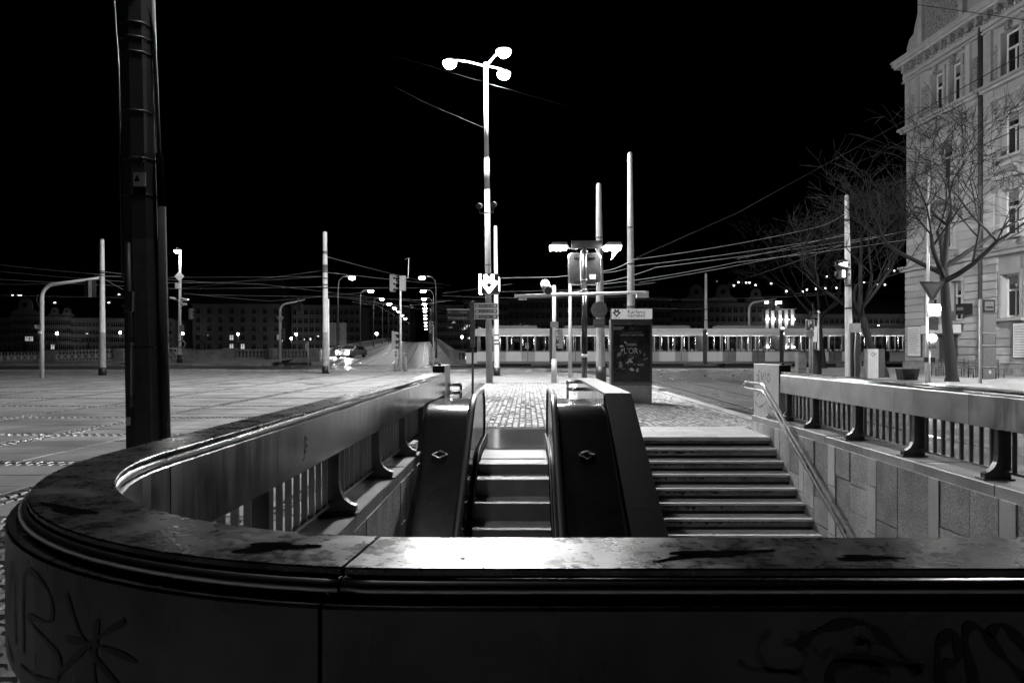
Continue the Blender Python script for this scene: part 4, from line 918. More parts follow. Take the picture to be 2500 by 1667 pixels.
# poster kiosk with the station name
b = G(1541, 983); Yk = 18.98; xx = lambda px: P(px, 0, Yk).x; zz = lambda py: P(0, py, Yk).z
t = thing('poster_kiosk', 'poster kiosk with a station name board on a granite plinth', 'kiosk', b)
MB().bbox(xx(1493), Yk + .02, 0, xx(1592), Yk + .42, zz(940), .01).build('plinth', 'granite', t)
MB().box(xx(1491.5), Yk, zz(940), xx(1592), Yk + .4, zz(779)).build('case', 'dark_grey', t)
MB().box(xx(1492), Yk - .012, zz(938), xx(1592), Yk - .001, zz(935)).build('case_sill', 'mid_grey', t)
MB().box(xx(1491), Yk - .015, zz(938), xx(1493.5), Yk - .001, zz(753)).build('edge_strip', 'pole_grey', t)
MB().box(xx(1498), Yk - .012, zz(931), xx(1587), Yk - .0011, zz(792)).build('poster', 'poster', t)
MB().box(xx(1496), Yk - .014, zz(792.5), xx(1589), Yk - .002, zz(791.5)).build('poster_edge', 'mid_grey', t)
nb = MB().box(xx(1494), Yk - .03, zz(778), xx(1592), Yk + .3, zz(754)).build('name_board', 'name_board', t)
text('Karlovo', .155, facing(xx(1553.5), Yk - .034, zz(761.5)), 'black', t, 'lettering', .003); text('náměstí', .155, facing(xx(1553.5), Yk - .034, zz(770.5)), 'black', t, 'lettering', .003)
text('Metro  B', .05, facing(xx(1505), Yk - .034, zz(775.5)), 'black', t, 'lettering', .002)
logo(t, xx(1505), zz(772), 8/F*Yk, 15.5/F*Yk, Yk - .031, .032, 'black')
yp = Yk - .015
text('JCDecaux', .045, facing(xx(1541), yp, zz(789.5)), 'print_grey', t, 'lettering', .001); text('TYDEN', .05, facing(xx(1543), yp, zz(802)), 'print_grey', t, 'lettering', .001, sx=.7)
text('Ochutnejte neobjevené', .06, facing(xx(1543), yp, zz(811.5)), 'print_grey', t, 'lettering', .001); text('LIMITED CREATIONS', .07, facing(xx(1543), yp, zz(818)), 'print_light', t, 'lettering', .001)
text("L'OR", .24, facing(xx(1540), yp, zz(857)), 'print_light', t, 'lettering', .001, sx=.8); text('ESPRESSO', .045, facing(xx(1541), yp, zz(868.5)), 'print_grey', t, 'lettering', .001)
MB().box(xx(1529), yp - .001, zz(844), xx(1554), yp, zz(838)).build('print_patch', 'mid_grey', t); MB().box(xx(1556), yp - .001, zz(892), xx(1572), yp, zz(888)).build('print_patch', 'mid_grey', t)
MB().add([(xx(1497), yp, zz(797)), (xx(1497), yp, zz(805)), (xx(1518), yp, zz(805)), (xx(1525), yp, zz(797))], [(0, 1, 2, 3)]).build('print_banner', 'mid_grey', t)
def leafp(px, py, a, b_, q, m):
    pts = []
    for i in range(10):
        s = 2*math.pi*i/10; x = a*math.cos(s); z = b_*math.sin(s)*(1 - .3*math.cos(s)); pts.append((xx(px) + x*math.cos(q) - z*math.sin(q), yp - random.uniform(0, .001), zz(py) + x*math.sin(q) + z*math.cos(q)))
    MB().add(pts, [tuple(range(9, -1, -1))]).build('printed_petal', m, t)
for (px, py, a, b_, q, m) in ((1527, 836, .045, .025, 2.3, 'print_light'), (1518, 845, .06, .03, .1, 'print_light'), (1519, 854, .05, .03, 1.0, 'print_light'), (1536, 877, .07, .03, .9, 'print_grey'), (1541, 883, .06, .03, -.4, 'print_light'), (1533, 885, .06, .03, 1.6, 'print_grey'), (1563, 859, .06, .025, 1.9, 'print_grey'), (1573, 865, .06, .025, 1.2, 'print_grey'), (1515, 890, .1, .05, 1.7, 'print_grey'), (1512, 864, .08, .05, .8, 'print_grey'), (1543, 902, .07, .04, -.4, 'print_light'), (1556, 903, .06, .035, 1.4, 'print_light'), (1550, 889, .06, .012, .5, 'print_grey'), (1576, 876, .08, .02, .3, 'print_grey'), (1523, 900, .05, .012, 0, 'print_grey')):
    leafp(px, py, a, b_, q, m)
for k in range(22): leafp(random.uniform(1505, 1580), random.uniform(866, 906), random.uniform(.006, .02), .008, random.random()*3, 'print_grey')
MB().add([(xx(1526), yp - .0012, zz(887)), (xx(1534), yp - .0012, zz(885)), (xx(1548), yp - .0012, zz(872)), (xx(1545), yp - .0012, zz(872))], [(0, 1, 2, 3)]).build('printed_petal', 'print_light', t)

# ---- right-hand pavement: parking sign, boxes, signal pole, bin, concrete box
b = G(1976, 917, .09); Yq = b.y; xx = lambda px: P(px, 0, Yq).x; zz = lambda py: P(0, py, Yq).z
t = thing('parking_sign', 'parking sign with a plate below on two thin posts', 'road sign', b)
for px in (1977, 1983): MB().tube((xx(px), Yq, .09), (xx(px), Yq, zz(790)), .05, .05, 8).build('post', 'pole_grey', t)
MB().box(xx(1965.5), Yq - .08, zz(807), xx(1987), Yq - .05, zz(780)).build('sign_panel', 'print_light', t); MB().box(xx(1967), Yq - .09, zz(806), xx(1985.5), Yq - .081, zz(781)).build('sign_face', 'dark_grey', t)
text('P', .42, facing(xx(1975), Yq - .095, zz(791)), 'white', t, 'letter', .003); MB().prism([(xx(1976), zz(805)), (xx(1984), zz(805)), (xx(1984), zz(802.5)), (xx(1982), zz(802)), (xx(1981), zz(800)), (xx(1979), zz(800)), (xx(1978), zz(802)), (xx(1976), zz(802.5))], lambda a, c, d: (a, d, c), Yq - .096, Yq - .0905).build('car_pictogram', 'white', t)
MB().box(xx(1965.5), Yq - .08, zz(821.5), xx(1986), Yq - .05, zz(809.5)).build('plate', 'mid_grey', t); text('PRO 1 VŮZ', .085, facing(xx(1976), Yq - .083, zz(813)), 'black', t, 'lettering', .002, sx=.9); text('ÚŘADY MČ', .085, facing(xx(1976), Yq - .083, zz(818)), 'black', t, 'lettering', .002, sx=.9)
b = G(1970, 916, .09); t = thing('cabinet', 'grey utility cabinet beside the parking sign', 'cabinet', b)
MB().box(b.x - .35, b.y + .3, .09, b.x + .1, b.y + .75, 1.25).build('box', 'pole_grey', t); MB().box(b.x - .36, b.y + .29, 1.25, b.x + .11, b.y + .76, 1.3).build('lid', 'pole_grey', t); MB().box(b.x - .36, b.y + .295, .42, b.x + .11, b.y + .2995, .44).build('door_gap', 'black', t)
b = G(2000, 917, .09); t = thing('cabinet', 'black tall cabinet behind the pedestrian signal', 'cabinet', b)
MB().bbox(b.x - .3, b.y + .25, .09, b.x + .25, b.y + .6, 1.45, .02).build('box', 'black', t); MB().box(b.x - .02, b.y + .24, .2, b.x - .01, b.y + .251, 1.4).build('door_seam', 'dark_grey', t)
b = G(1997.5, 914, .09); t = thing('traffic_signal', 'pedestrian signal post next to the parking sign', 'traffic light', b)
post(t, b, 3.4, .06); MB().tube(b, b + Vector((0, 0, 1.35)), .09, .085, 12).build('lower_sleeve', 'pole_light', t); signal_head(t, b + Vector((-.25, -.05, 3.2)), 1.1, R(10), n=2); MB().box(b.x - .35, b.y - .06, 1.9, b.x - .08, b.y, 2.75).build('back_plate', 'cream', t)
MB().path([b + Vector((-.3, 0, 3.5)), b + Vector((-.3, 0, 4.0))], .02, 6).build('aerial', 'dark_grey', t); MB().prism([(0, 0), (.18, -.05), (.1, .12)], lambda a, c, d: (b.x - .1 + a, d, 3.55 + c), b.y - .1, b.y).build('detector', 'white', t)
# lit tram signals on the trolley pole
Yt = 33.2; xx = lambda px: P(px, 0, Yt).x; zz = lambda py: P(0, py, Yt).z
t = thing('tram_signal', 'pair of glowing white tram signals with letter plates', 'traffic light', (15.4, Yt, 4))
for (py, tx) in ((645, 'L'), (668, 'P')):
    MB().box(xx(2047), Yt, zz(py + 11.5), xx(2070), Yt + .25, zz(py - 10.5)).build('signal_box', 'black', t); MB().box(xx(2037), Yt, zz(py + 7), xx(2046.5), Yt + .03, zz(py - 7)).build('letter_plate', 'black_gloss', t)
    text(tx, .24, facing(xx(2041), Yt - .004, zz(py)), 'mid_grey', t, 'letter', .002)
MB().add([(xx(2048), Yt - .006, zz(645)), (xx(2062), Yt - .006, zz(649.5)), (xx(2070), Yt - .006, zz(650)), (xx(2067), Yt - .006, zz(645)), (xx(2070), Yt - .006, zz(640)), (xx(2062), Yt - .006, zz(640.5))], [(0, 1, 2, 3, 4, 5)]).build('lit_arrow', 'signal_white', t)
MB().box(xx(2057), Yt - .012, zz(676), xx(2062.5), Yt - .002, zz(660)).build('lit_bar', 'signal_white', t)
MB().box(xx(2070), Yt + .02, zz(650), 15.75, Yt + .1, zz(645)).build('bracket', 'dark_grey', t); MB().box(xx(2070), Yt + .02, zz(672), 15.75, Yt + .1, zz(667)).build('bracket', 'dark_grey', t)
t = thing('switch_cabinet', 'narrow black cabinet strapped to the tram signal pole', 'cabinet', (15.95, 33.2, .1))
MB().box(15.78, 33.05, .12, 16.15, 33.25, 2.3).build('box', 'black', t); MB().box(15.76, 33.0, 2.3, 16.17, 33.26, 2.75).build('label_box', 'mid_grey', t); MB().path([(15.88, 33.0, .12), (15.86, 33.0, 1.3), (15.92, 33.0, 2.3)], .03, 8).build('cable_tube', 'pole_grey', t)
b = G(2091, 916, .09); t = thing('litter_bin', 'dark plastic litter bin hung on the tram signal pole', 'bin', b)
MB().lathe([(.19, .12), (.2, .14), (.25, .85), (.24, .86)], b, 16).build('body', 'dark_grey', t); MB().lathe([(.27, .86), (.27, .93), (.22, 1.03), (.08, 1.07)], b, 16).build('lid', 'dark_grey', t); MB().box(b.x - .5, b.y - .05, .6, b.x - .2, b.y + .05, .7).build('strap', 'black', t)
b = G(2132, 922, .09); t = thing('concrete_box', 'pale concrete box with a scribble at the foot of a tree', 'box', b)
MB().bbox(b.x - .42, b.y - .3, .09, b.x + .1, b.y + .1, 1.5, .015).build('box', 'granite_light', t); MB().bbox(b.x + .105, b.y - .28, .09, b.x + .42, b.y + .12, 1.5, .015).build('side_box', 'dark_grey', t)
for k in range(5): MB().box(b.x - .38 + k*.1, b.y - .302, .12, b.x - .375 + k*.1, b.y - .2995, 1.46).build('board_mark', 'pole_grey', t)
stroke([(-.25, 1.2), (-.15, 1.35), (-.1, 1.2), (-.2, 1.15), (0, 1.3)], .025, lambda a, c, l: Vector((b.x + a, b.y - .3 - l, c)), .003).build('scribble', 'graffiti_dark', t)
# give way sign with two glaring lights
b = G(2262, 936, .05); Yg = b.y; xx = lambda px: P(px, 0, Yg).x; zz = lambda py: P(0, py, Yg).z
t = thing('give_way_post', 'tall slim pole with a give way triangle and two glaring signal lights', 'road sign', b)
MB().tube(b, (b.x + .12, Yg, zz(420)), .075, .045, 12).build('pole', 'pole_light', t); MB().tube((b.x + .12, Yg, .05), (b.x + .12, Yg, 1.6), .05, .05, 10).build('second_post', 'pole_light', t)
tri_ = lambda s: [(xx(2272) - .54*s, zz(703) + .26*s), (xx(2272) + .54*s, zz(703) + .26*s), (xx(2272), zz(703) - .62*s)]
MB().prism(tri_(1.0), lambda a, c, d: (a, d, c), Yg - .12, Yg - .09).build('sign_triangle', 'black', t); MB().prism(tri_(.62), lambda a, c, d: (a, d, c), Yg - .127, Yg - .121).build('triangle_face', 'dark_grey', t)
MB().box(xx(2262), Yg - .1, zz(773), xx(2294), Yg - .02, zz(742)).build('signal_board', 'mid_grey', t)
MB().prism(rrect(xx(2264), xx(2291), zz(760), zz(749), .08), lambda a, c, d: (a, d, c), Yg - .16, Yg - .101).build('glaring_light', 'lamp_glare', t)
MB().tube((xx(2274), Yg - .1, zz(825)), (xx(2274), Yg - .2, zz(825)), .12, .12, 16).build('glaring_light', 'lamp_glare', t)
MB().box(xx(2266), Yg - .099, zz(850), xx(2282), Yg + .05, zz(812)).build('signal_box', 'black', t); MB().box(xx(2268), Yg - .09, zz(806), xx(2288), Yg + .02, zz(775)).build('signal_box', 'black', t)
for px in (2256, 2272): MB().box(xx(px), Yg - .1, zz(884), xx(px + 8), Yg + .02, zz(872)).build('push_button', 'black', t)
# bus stop panel
b = G(2397, 938, .05); Yg = b.y; xx = lambda px: P(px, 0, Yg).x; zz = lambda py: P(0, py, Yg).z
t = thing('stop_post', 'tram stop post with stacked timetable panels', 'stop sign', b)
MB().box(xx(2393), Yg, .05, xx(2398), Yg + .1, zz(730)).build('post', 'pole_grey', t)
MB().box(xx(2399), Yg, zz(764), xx(2431), Yg + .1, zz(730)).build('stop_board', 'mid_grey', t); MB().box(xx(2401), Yg - .01, zz(762), xx(2429), Yg - .001, zz(732)).build('stop_face', 'black', t); MB().box(xx(2404), Yg - .015, zz(758), xx(2426), Yg - .011, zz(736)).build('stop_print', 'mid_grey', t)
MB().box(xx(2407), Yg - .02, zz(752), xx(2424), Yg - .016, zz(748)).build('stop_print', 'black', t)
for ya, yb_, m in ((811, 767, 'mid_grey'), (841, 815, 'dark_grey'), (895, 847, 'mid_grey'), (925, 898, 'black')):
    MB().box(xx(2398), Yg, zz(ya), xx(2432), Yg + .06, zz(yb_)).build('timetable_panel', m, t); MB().box(xx(2400), Yg - .008, zz(ya - 1), xx(2430), Yg - .001, zz(yb_ + 1)).build('timetable_sheet', 'print_grey', t)
    MB().box(xx(2398), Yg - .01, zz(ya + 1.4), xx(2433), Yg + .06, zz(ya + .2)).build('panel_edge', 'pole_light', t)
MB().box(xx(2414), Yg - .012, zz(912), xx(2420), Yg - .009, zz(904)).build('label', 'white', t)
# ---------------------------------------------------------------- corner house on the right
HC = Vector((25.0, 44.9, 0)); HD = Vector((.079, -1, 0)).normalized(); HN_ = Vector((-1, -.079, 0)).normalized()
def hp_(u, z, n=0.0): return HC + HD*u + HN_*n + Vector((0, 0, z))
house = thing('corner_house', 'ornate stone apartment house with cornice and tall windows at the corner', 'building', HC)
def hbox(u0, u1, z0, z1, n0, n1, nm, m, parent=None):
    mb = MB(); mb.prism([(u0, z0), (u1, z0), (u1, z1), (u0, z1)], lambda a, b, d: hp_(a, b, d), n0, n1); return mb.build(nm, m, parent or house)
HL = 19.0; EAVE = 20.3
wins = []   # u centre, half width, z0, z1, arched
for c in (3.05, 4.6): wins.append((c, .5, 16.1, 18.45, 0))
wins.append((3.8, .62, 11.6, 14.0, 1)); wins.append((3.8, .62, 7.6, 9.9, 0)); wins.append((2.6, .45, 3.2, 5.5, 0)); wins.append((4.7, .45, 3.2, 5.5, 0))
for c in (8.75, 12.2, 15.6):
    wins += [(c, .62, 16.1, 18.45, 0), (c, .62, 11.85, 14.25, 0), (c, .62, 7.55, 9.95, 0), (c, .62, 3.2, 5.5, 0)]
us = sorted(set([0, HL] + [w_[0] - w_[1] for w_ in wins] + [w_[0] + w_[1] for w_ in wins])); zs = sorted(set([0, EAVE] + [w_[2] for w_ in wins] + [w_[3] for w_ in wins]))
mb = MB()
for a, b in zip(us, us[1:]):
    for c, d in zip(zs, zs[1:]):
        if any(w_[0] - w_[1] - .001 <= a and b <= w_[0] + w_[1] + .001 and w_[2] - .001 <= c and d <= w_[3] + .001 for w_ in wins): continue
        mb.add([hp_(a, c), hp_(b, c), hp_(b, d), hp_(a, d)], [(3, 2, 1, 0)])
for w_ in wins:
    u0, u1, z0, z1 = w_[0] - w_[1], w_[0] + w_[1], w_[2], w_[3]
    for A, B in (((u0, z0), (u0, z1)), ((u0, z1), (u1, z1)), ((u1, z1), (u1, z0)), ((u1, z0), (u0, z0))):
        mb.add([hp_(A[0], A[1]), hp_(B[0], B[1]), hp_(B[0], B[1], -.4), hp_(A[0], A[1], -.4)], [(0, 1, 2, 3)])
# closing faces: far end, back, near end
q = [hp_(0, 0), hp_(HL, 0), hp_(HL, 0, -13), hp_(0, 0, -13)]; qt = [p + Vector((0, 0, EAVE)) for p in q]
mb.add(q + qt, [(1, 2, 6, 5), (2, 3, 7, 6), (3, 0, 4, 7), (4, 5, 6, 7)])
mb.build('wall', 'stucco', house)
for (c, hw_, z0, z1, arch) in wins:
    fr = MB(); u0, u1 = c - hw_, c + hw_; T = z0 + (z1 - z0)*.63
    for (a, b, e, f) in ((u0, u0 + .1, z0, z1), (u1 - .1, u1, z0, z1), (u0 + .1, u1 - .1, z0, z0 + .1), (u0 + .1, u1 - .1, z1 - .1, z1), (u0 + .1, u1 - .1, T - .06, T + .06), (c - .05, c + .05, z0 + .1, T - .06)):
        fr.prism([(a, e), (b, e), (b, f), (a, f)], lambda x, y, d: hp_(x, y, d), -.36, -.28)
    f = fr.build('window', 'window_white', house)
    MB().prism([(u0 + .05, z0 + .05), (u1 - .05, z0 + .05), (u1 - .05, z1 - .05), (u0 + .05, z1 - .05)], lambda x, y, d: hp_(x, y, d), -.35, -.33).build('pane', 'glass_dark', f)
    if random.random() < .5: MB().prism([(u0 + .1, T + .3), (u1 - .1, T + .3), (u1 - .1, z1 - .1), (u0 + .1, z1 - .1)], lambda x, y, d: hp_(x, y, d), -.329, -.32).build('blind', 'mid_grey', f)
    # surround and sill
    for (a, b, e, g) in ((u0 - .2, u0 - .003, z0 - .05, z1 + .2), (u1 + .003, u1 + .2, z0 - .05, z1 + .2), (u0 - .003, u1 + .003, z1 + .003, z1 + .2)): hbox(a, b, e, g, .0, .09, 'surround', 'stucco_trim')
    hbox(u0 - .3, u1 + .3, z0 - .2, z0 - .055, 0, .24, 'sill', 'stucco_trim')
    if z0 < 16 and z0 > 6 and not arch:
        hbox(u0 - .45, u1 + .45, z1 + .62, z1 + .80, 0, .42, 'hood_mould', 'stucco_trim'); hbox(u0 - .33, u1 + .33, z1 + .205, z1 + .615, 0, .12, 'frieze', 'stucco_trim')
        for s_ in (-1, 1):
            uu = c + s_*(hw_ + .3); hbox(uu - .09, uu + .09, z1 + .0, z1 + .61, .121, .32, 'bracket', 'relief')
            hbox(uu - .08, uu + .08, z0 - .6, z0 - .21, 0, .2, 'bracket', 'relief')
        mb = MB(); mb.prism([(c - .18, z1 - .02), (c + .18, z1 - .02), (c + .26, z1 + .58), (c - .26, z1 + .58)], lambda x, y, d: hp_(x, y, d), .122, .3); mb.build('keystone', 'relief', house)
    if z0 > 16:
        hbox(u0 - .3, u1 + .3, z1 + .42, z1 + .56, 0, .28, 'hood_mould', 'stucco_trim'); hbox(c - .13, c + .13, z1 - .05, z1 + .41, .091, .3, 'keystone', 'relief')
    if 7.5 < z0 < 8 and c > 6:      # curved pediment
        mb = MB(); pts = [(c + 1.12*math.cos(q), z1 + .8 + .62*math.sin(q)) for q in [math.pi*i/14 for i in range(15)]]; pin = [(c + .93*math.cos(q), z1 + .83 + .44*math.sin(q)) for q in [math.pi*i/14 for i in range(15)]]
        mb.prism(pts + pin[::-1], lambda x, y, d: hp_(x, y, d), 0, .4); mb.build('arched_pediment', 'stucco_trim', house)
        MB().prism([(a, b_) for a, b_ in pin], lambda x, y, d: hp_(x, y, d), 0, .12).build('pediment_relief', 'relief', house)
# arched bay on the corner: arch top, pilasters, pediment, balcony
c, z1 = 3.8, 14.0
mb = MB(); out = [(c + .62*math.cos(q), z1 - .62 + .62*math.sin(q)) for q in [math.pi*i/12 for i in range(13)]]
mb.prism([(c + .62, z1 - .62), (c + .64, z1 + .02), (c, z1 + .02), (c, z1)] + out[5::-1][:6][::1], lambda x, y, d: hp_(x, y, d), -.27, .05)
mb.prism([(c - .62, z1 - .62), (c - .64, z1 + .02), (c - .001, z1 + .02), (c - .001, z1)] + [(2*c - x, y) for x, y in out[5::-1][:6]], lambda x, y, d: hp_(x, y, d), -.27, .05); mb.build('arch_spandrel', 'relief', house)
for uu in (1.75, 2.75, 4.95, 5.9): hbox(uu - .16, uu + .16, 10.9, 14.5, 0, .22, 'pilaster', 'stucco_trim'); hbox(uu - .22, uu + .22, 14.5, 14.85, 0, .3, 'capital', 'relief')
hbox(1.4, 6.25, 14.86, 15.05, 0, .45, 'hood_mould', 'stucco_trim')
MB().prism([(2.3, 15.051), (5.3, 15.051), (3.8, 15.62)], lambda x, y, d: hp_(x, y, d), 0, .4).build('pediment', 'stucco_trim', house); MB().prism([(2.9, 15.12), (4.7, 15.12), (3.8, 15.45)], lambda x, y, d: hp_(x, y, d), .401, .43).build('pediment_relief', 'relief', house)
for uu in (2.25, 5.43): hbox(uu - .3, uu + .3, 12.6, 14.2, 0, .06, 'relief_panel', 'relief')
hbox(2.2, 5.4, 10.25, 10.5, 0, 1.0, 'balcony_slab', 'stucco_trim'); hbox(2.2, 5.4, 11.25, 11.4, .75, 1.0, 'balcony_rail', 'stucco_trim')
for k in range(13):
    p = hp_(2.35 + k*.24, 10.5, .88); MB().lathe([(.06, 0), (.04, .1), (.08, .28), (.04, .5), (.06, .75)], p, 8).build('baluster', 'stucco_trim', house)
for uu in (2.6, 5.0): MB().prism([(0, 10.25), (.8, 10.25), (.6, 9.9), (.15, 9.6), (0, 9.2)], lambda x, y, d: hp_(uu + d, y, x), -.13, .13).build('balcony_bracket', 'relief', house)
# courses of rustication: each course a stone band, cut by windows and trims
def spans(za, zb, u0, u1, pad):
    cut = sorted([(w_[0] - w_[1] - pad, w_[0] + w_[1] + pad) for w_ in wins if w_[2] - .7 < zb and w_[3] + .85 > za] + [(6.5, 6.84)]); out = []; a = u0
    for p, q in cut:
        if p > a + .1: out.append((a, min(p, u1)))
        a = max(a, q)
    if a < u1 - .1: out.append((a, u1))
    return [s for s in out if s[1] <= u1 + .001 and s[1] > s[0]]
for k in range(13):
    za = .75 + k*.45; zb = za + .40
    for a, b in spans(za, zb, .0, HL, .27): hbox(a, b, za, zb, 0, .1, 'stone_course', 'stucco')
for k in range(20):
    za = 6.95 + k*.44; zb = za + .40
    for a, b in spans(za, zb, 6.3 if 9.0 < zb else .15, HL, .55): hbox(a, b, za, zb, 0, .055, 'stone_course', 'stucco')
hbox(-.12, HL, 0, .7, 0, .18, 'plinth', 'granite')
for z, h, n in ((6.55, .2, .3), (6.76, .12, .42), (10.55, .0, 0), (15.66, .14, .28), (15.81, .16, .45), (19.05, .12, .12), (18.98, .06, .2)):
    if h: hbox(-.15 - n*.5, 6.53, z, z + h, 0, n, 'string_course', 'stucco_trim'); hbox(6.81, HL, z, z + h, 0, n, 'string_course', 'stucco_trim')
# giant pilasters and relief panels of the top storey
for uu in (.25, 1.2, 5.75, 7.35, 10.3, 11.1, 13.8): hbox(uu - .17, uu + .17, 15.98, 18.95, 0, .16, 'pilaster', 'stucco_trim')
for uu, ww in ((.72, .22), (1.95, .36), (5.3, .25), (6.2, .2), (7.75, .2), (9.85, .3), (10.7, .24)): hbox(uu - ww, uu + ww, 16.2, 18.0, 0, .07, 'relief_panel', 'relief')
MB().path([hp_(6.67, .3, .1), hp_(6.67, 19.8, .1)], .12, 10).build('drainpipe', 'drainpipe', house)
for z in (6.6, 10.4, 15.8): MB().path([hp_(6.67, z, .1), hp_(6.67, z + .3, .1)], .15, 10).build('pipe_joint', 'drainpipe', house)
# main cornice with brackets and dentils
for (z, h, n) in ((19.2, .25, .18), (19.98, .16, .58), (20.15, .22, .68), (20.38, .1, .74)): hbox(-n*.8, HL, z, z + h, -.5, n, 'cornice', 'stucco_trim')
u = .2
while u < HL - .3: hbox(u, u + .28, 19.5, 19.975, 0, .5, 'modillion', 'relief'); u += .72
u = 0
dn = MB()
while u < HL: dn.prism([(u, 19.455), (u + .12, 19.455), (u + .12, 19.62), (u, 19.62)], lambda x, y, d: hp_(x, y, d), 0, .26); u += .22
tag(dn.build('dentil_row', 'stucco_trim', house), kind='stuff')
# scrolled gable
gab = [(.3, 20.48), (.2, 21.1), (.45, 21.6), (.9, 21.8), (1.05, 22.3), (1.3, 22.9), (1.7, 23.2), (1.75, 25.2), (5.6, 25.2), (5.65, 23.2), (6.0, 22.9), (6.3, 22.3), (6.45, 21.8), (6.9, 21.6), (7.1, 21.1), (7.0, 20.48)]
MB().prism(gab, lambda x, y, d: hp_(x, y, d), -.4, .12).build('gable', 'stucco_trim', house)
MB().prism([(2.3, 20.7), (5.1, 20.7), (5.1, 23.9), (2.3, 23.9)], lambda x, y, d: hp_(x, y, d), .121, .22).build('gable_panel', 'relief', house)
for uu in (1.9, 5.5): hbox(uu - .18, uu + .18, 20.5, 25.0, .121, .4, 'gable_pilaster', 'stucco_trim')
rf = MB(); rf.add([hp_(-.6, 20.48, .4), hp_(HL, 20.48, .4), hp_(HL, 24.5, -6.5), hp_(3, 24.5, -6.5), hp_(-.6, 20.48, -13)  , hp_(HL, 20.48, -13)], [(0, 3, 2, 1), (0, 4, 3), (4, 5, 2, 3)]); rf.build('roof', 'roof', house)
# things on the ground floor
for (u0, u1, z0, z1, lab) in ((.35, 1.75, 1.0, 3.0, 'framed pale notice board on the house corner'), (9.05, 10.6, 1.0, 2.9, 'pale menu board by the cafe window')):
    t = thing('notice_board', lab, 'notice board', hp_((u0 + u1)/2, z0, .2)); hbox(u0, u1, z0, z1, .105, .19, 'frame', 'dark_grey', t); hbox(u0 + .06, u1 - .06, z0 + .06, z1 - .06, .191, .2, 'sheet', 'paper', t)
    for k in range(12): hbox(u0 + .15, u1 - .15 - .3*random.random(), z1 - .25 - k*.135, z1 - .22 - k*.135, .2005, .203, 'print_line', 'mid_grey', t)
t = thing('hanging_sign', 'small dark sign on a bracket on the house wall', 'sign', hp_(6.1, 3.6, .3)); hbox(5.4, 6.1, 3.5, 4.1, .11, .6, 'sign_box', 'black', t); hbox(5.5, 6.0, 3.72, 3.9, .605, .615, 'sign_print', 'mid_grey', t)
t = thing('awning', 'pale folded awning box over the corner door', 'awning', hp_(3.6, 2.6, .4)); hbox(2.3, 5.2, 2.45, 2.95, .11, .6, 'box', 'cream', t); hbox(2.3, 5.2, 2.38, 2.449, .11, .55, 'valance', 'mid_grey', t)
t = thing('house_door', 'dark double door at the house corner', 'door', hp_(4.2, .1, .1)); hbox(3.4, 4.9, .1, 2.37, .11, .17, 'leaf', 'dark_grey', t); hbox(4.13, 4.17, .1, 2.36, .171, .19, 'meeting_rail', 'black', t); hbox(4.2, 4.24, 1.05, 1.2, .171, .24, 'handle', 'steel_tube', t)
# cafe tables and chairs
def cafe_chair(p, rz, lab):
    t = thing('cafe_chair', lab, 'chair', p, 'chairs outside the cafe'); x, y, z = p
    MB().box(x - .21, y - .21, z + .43, x + .21, y + .21, z + .46).build('seat', 'dark_grey', t)
    for a, b in ((-.19, -.19), (.19, -.19), (-.19, .19), (.19, .19)): MB().tube((x + a, y + b, z), (x + a, y + b, z + (.9 if b > 0 else .44)), .018, .018, 6).build('leg', 'black', t)
    for k in range(4): MB().box(x - .2, y + .18, z + .55 + k*.09, x + .2, y + .2, z + .6 + k*.09).build('back_slat', 'dark_grey', t)
    return t
def cafe_table(p, lab):
    t = thing('cafe_table', lab, 'table', p, 'tables outside the cafe'); x, y, z = p
    MB().tube((x, y, z + .72), (x, y, z + .75), .35, .35, 16).build('top', 'mid_grey', t); MB().tube((x, y, z), (x, y, z + .72), .03, .03, 8).build('stem', 'black', t); MB().tube((x, y, z), (x, y, z + .03), .22, .2, 12).build('foot', 'black', t)
for (x, y) in ((22.6, 36.0), (22.9, 33.6)): cafe_table((x, y, .09), 'small round cafe table in front of the corner house')
for (x, y) in ((22.6, 36.7), (22.5, 35.2), (23.0, 34.3), (22.7, 32.9), (21.8, 36.2), (22.0, 33.5)): cafe_chair((x, y, .09), 0, 'dark slatted cafe chair at a small round table')
t = thing('planter', 'low dark planter box near the large tree', 'planter', (17.4, 31, .09)); MB().prism([(-.4, .5), (.4, .5), (.3, 0), (-.3, 0)], lambda a, c, d: (17.3 + a, 31 + d, .1 + c), -.3, .3).build('box', 'black', t); MB().box(16.95, 30.75, .55, 17.65, 31.25, .58).build('soil', 'earth', t)

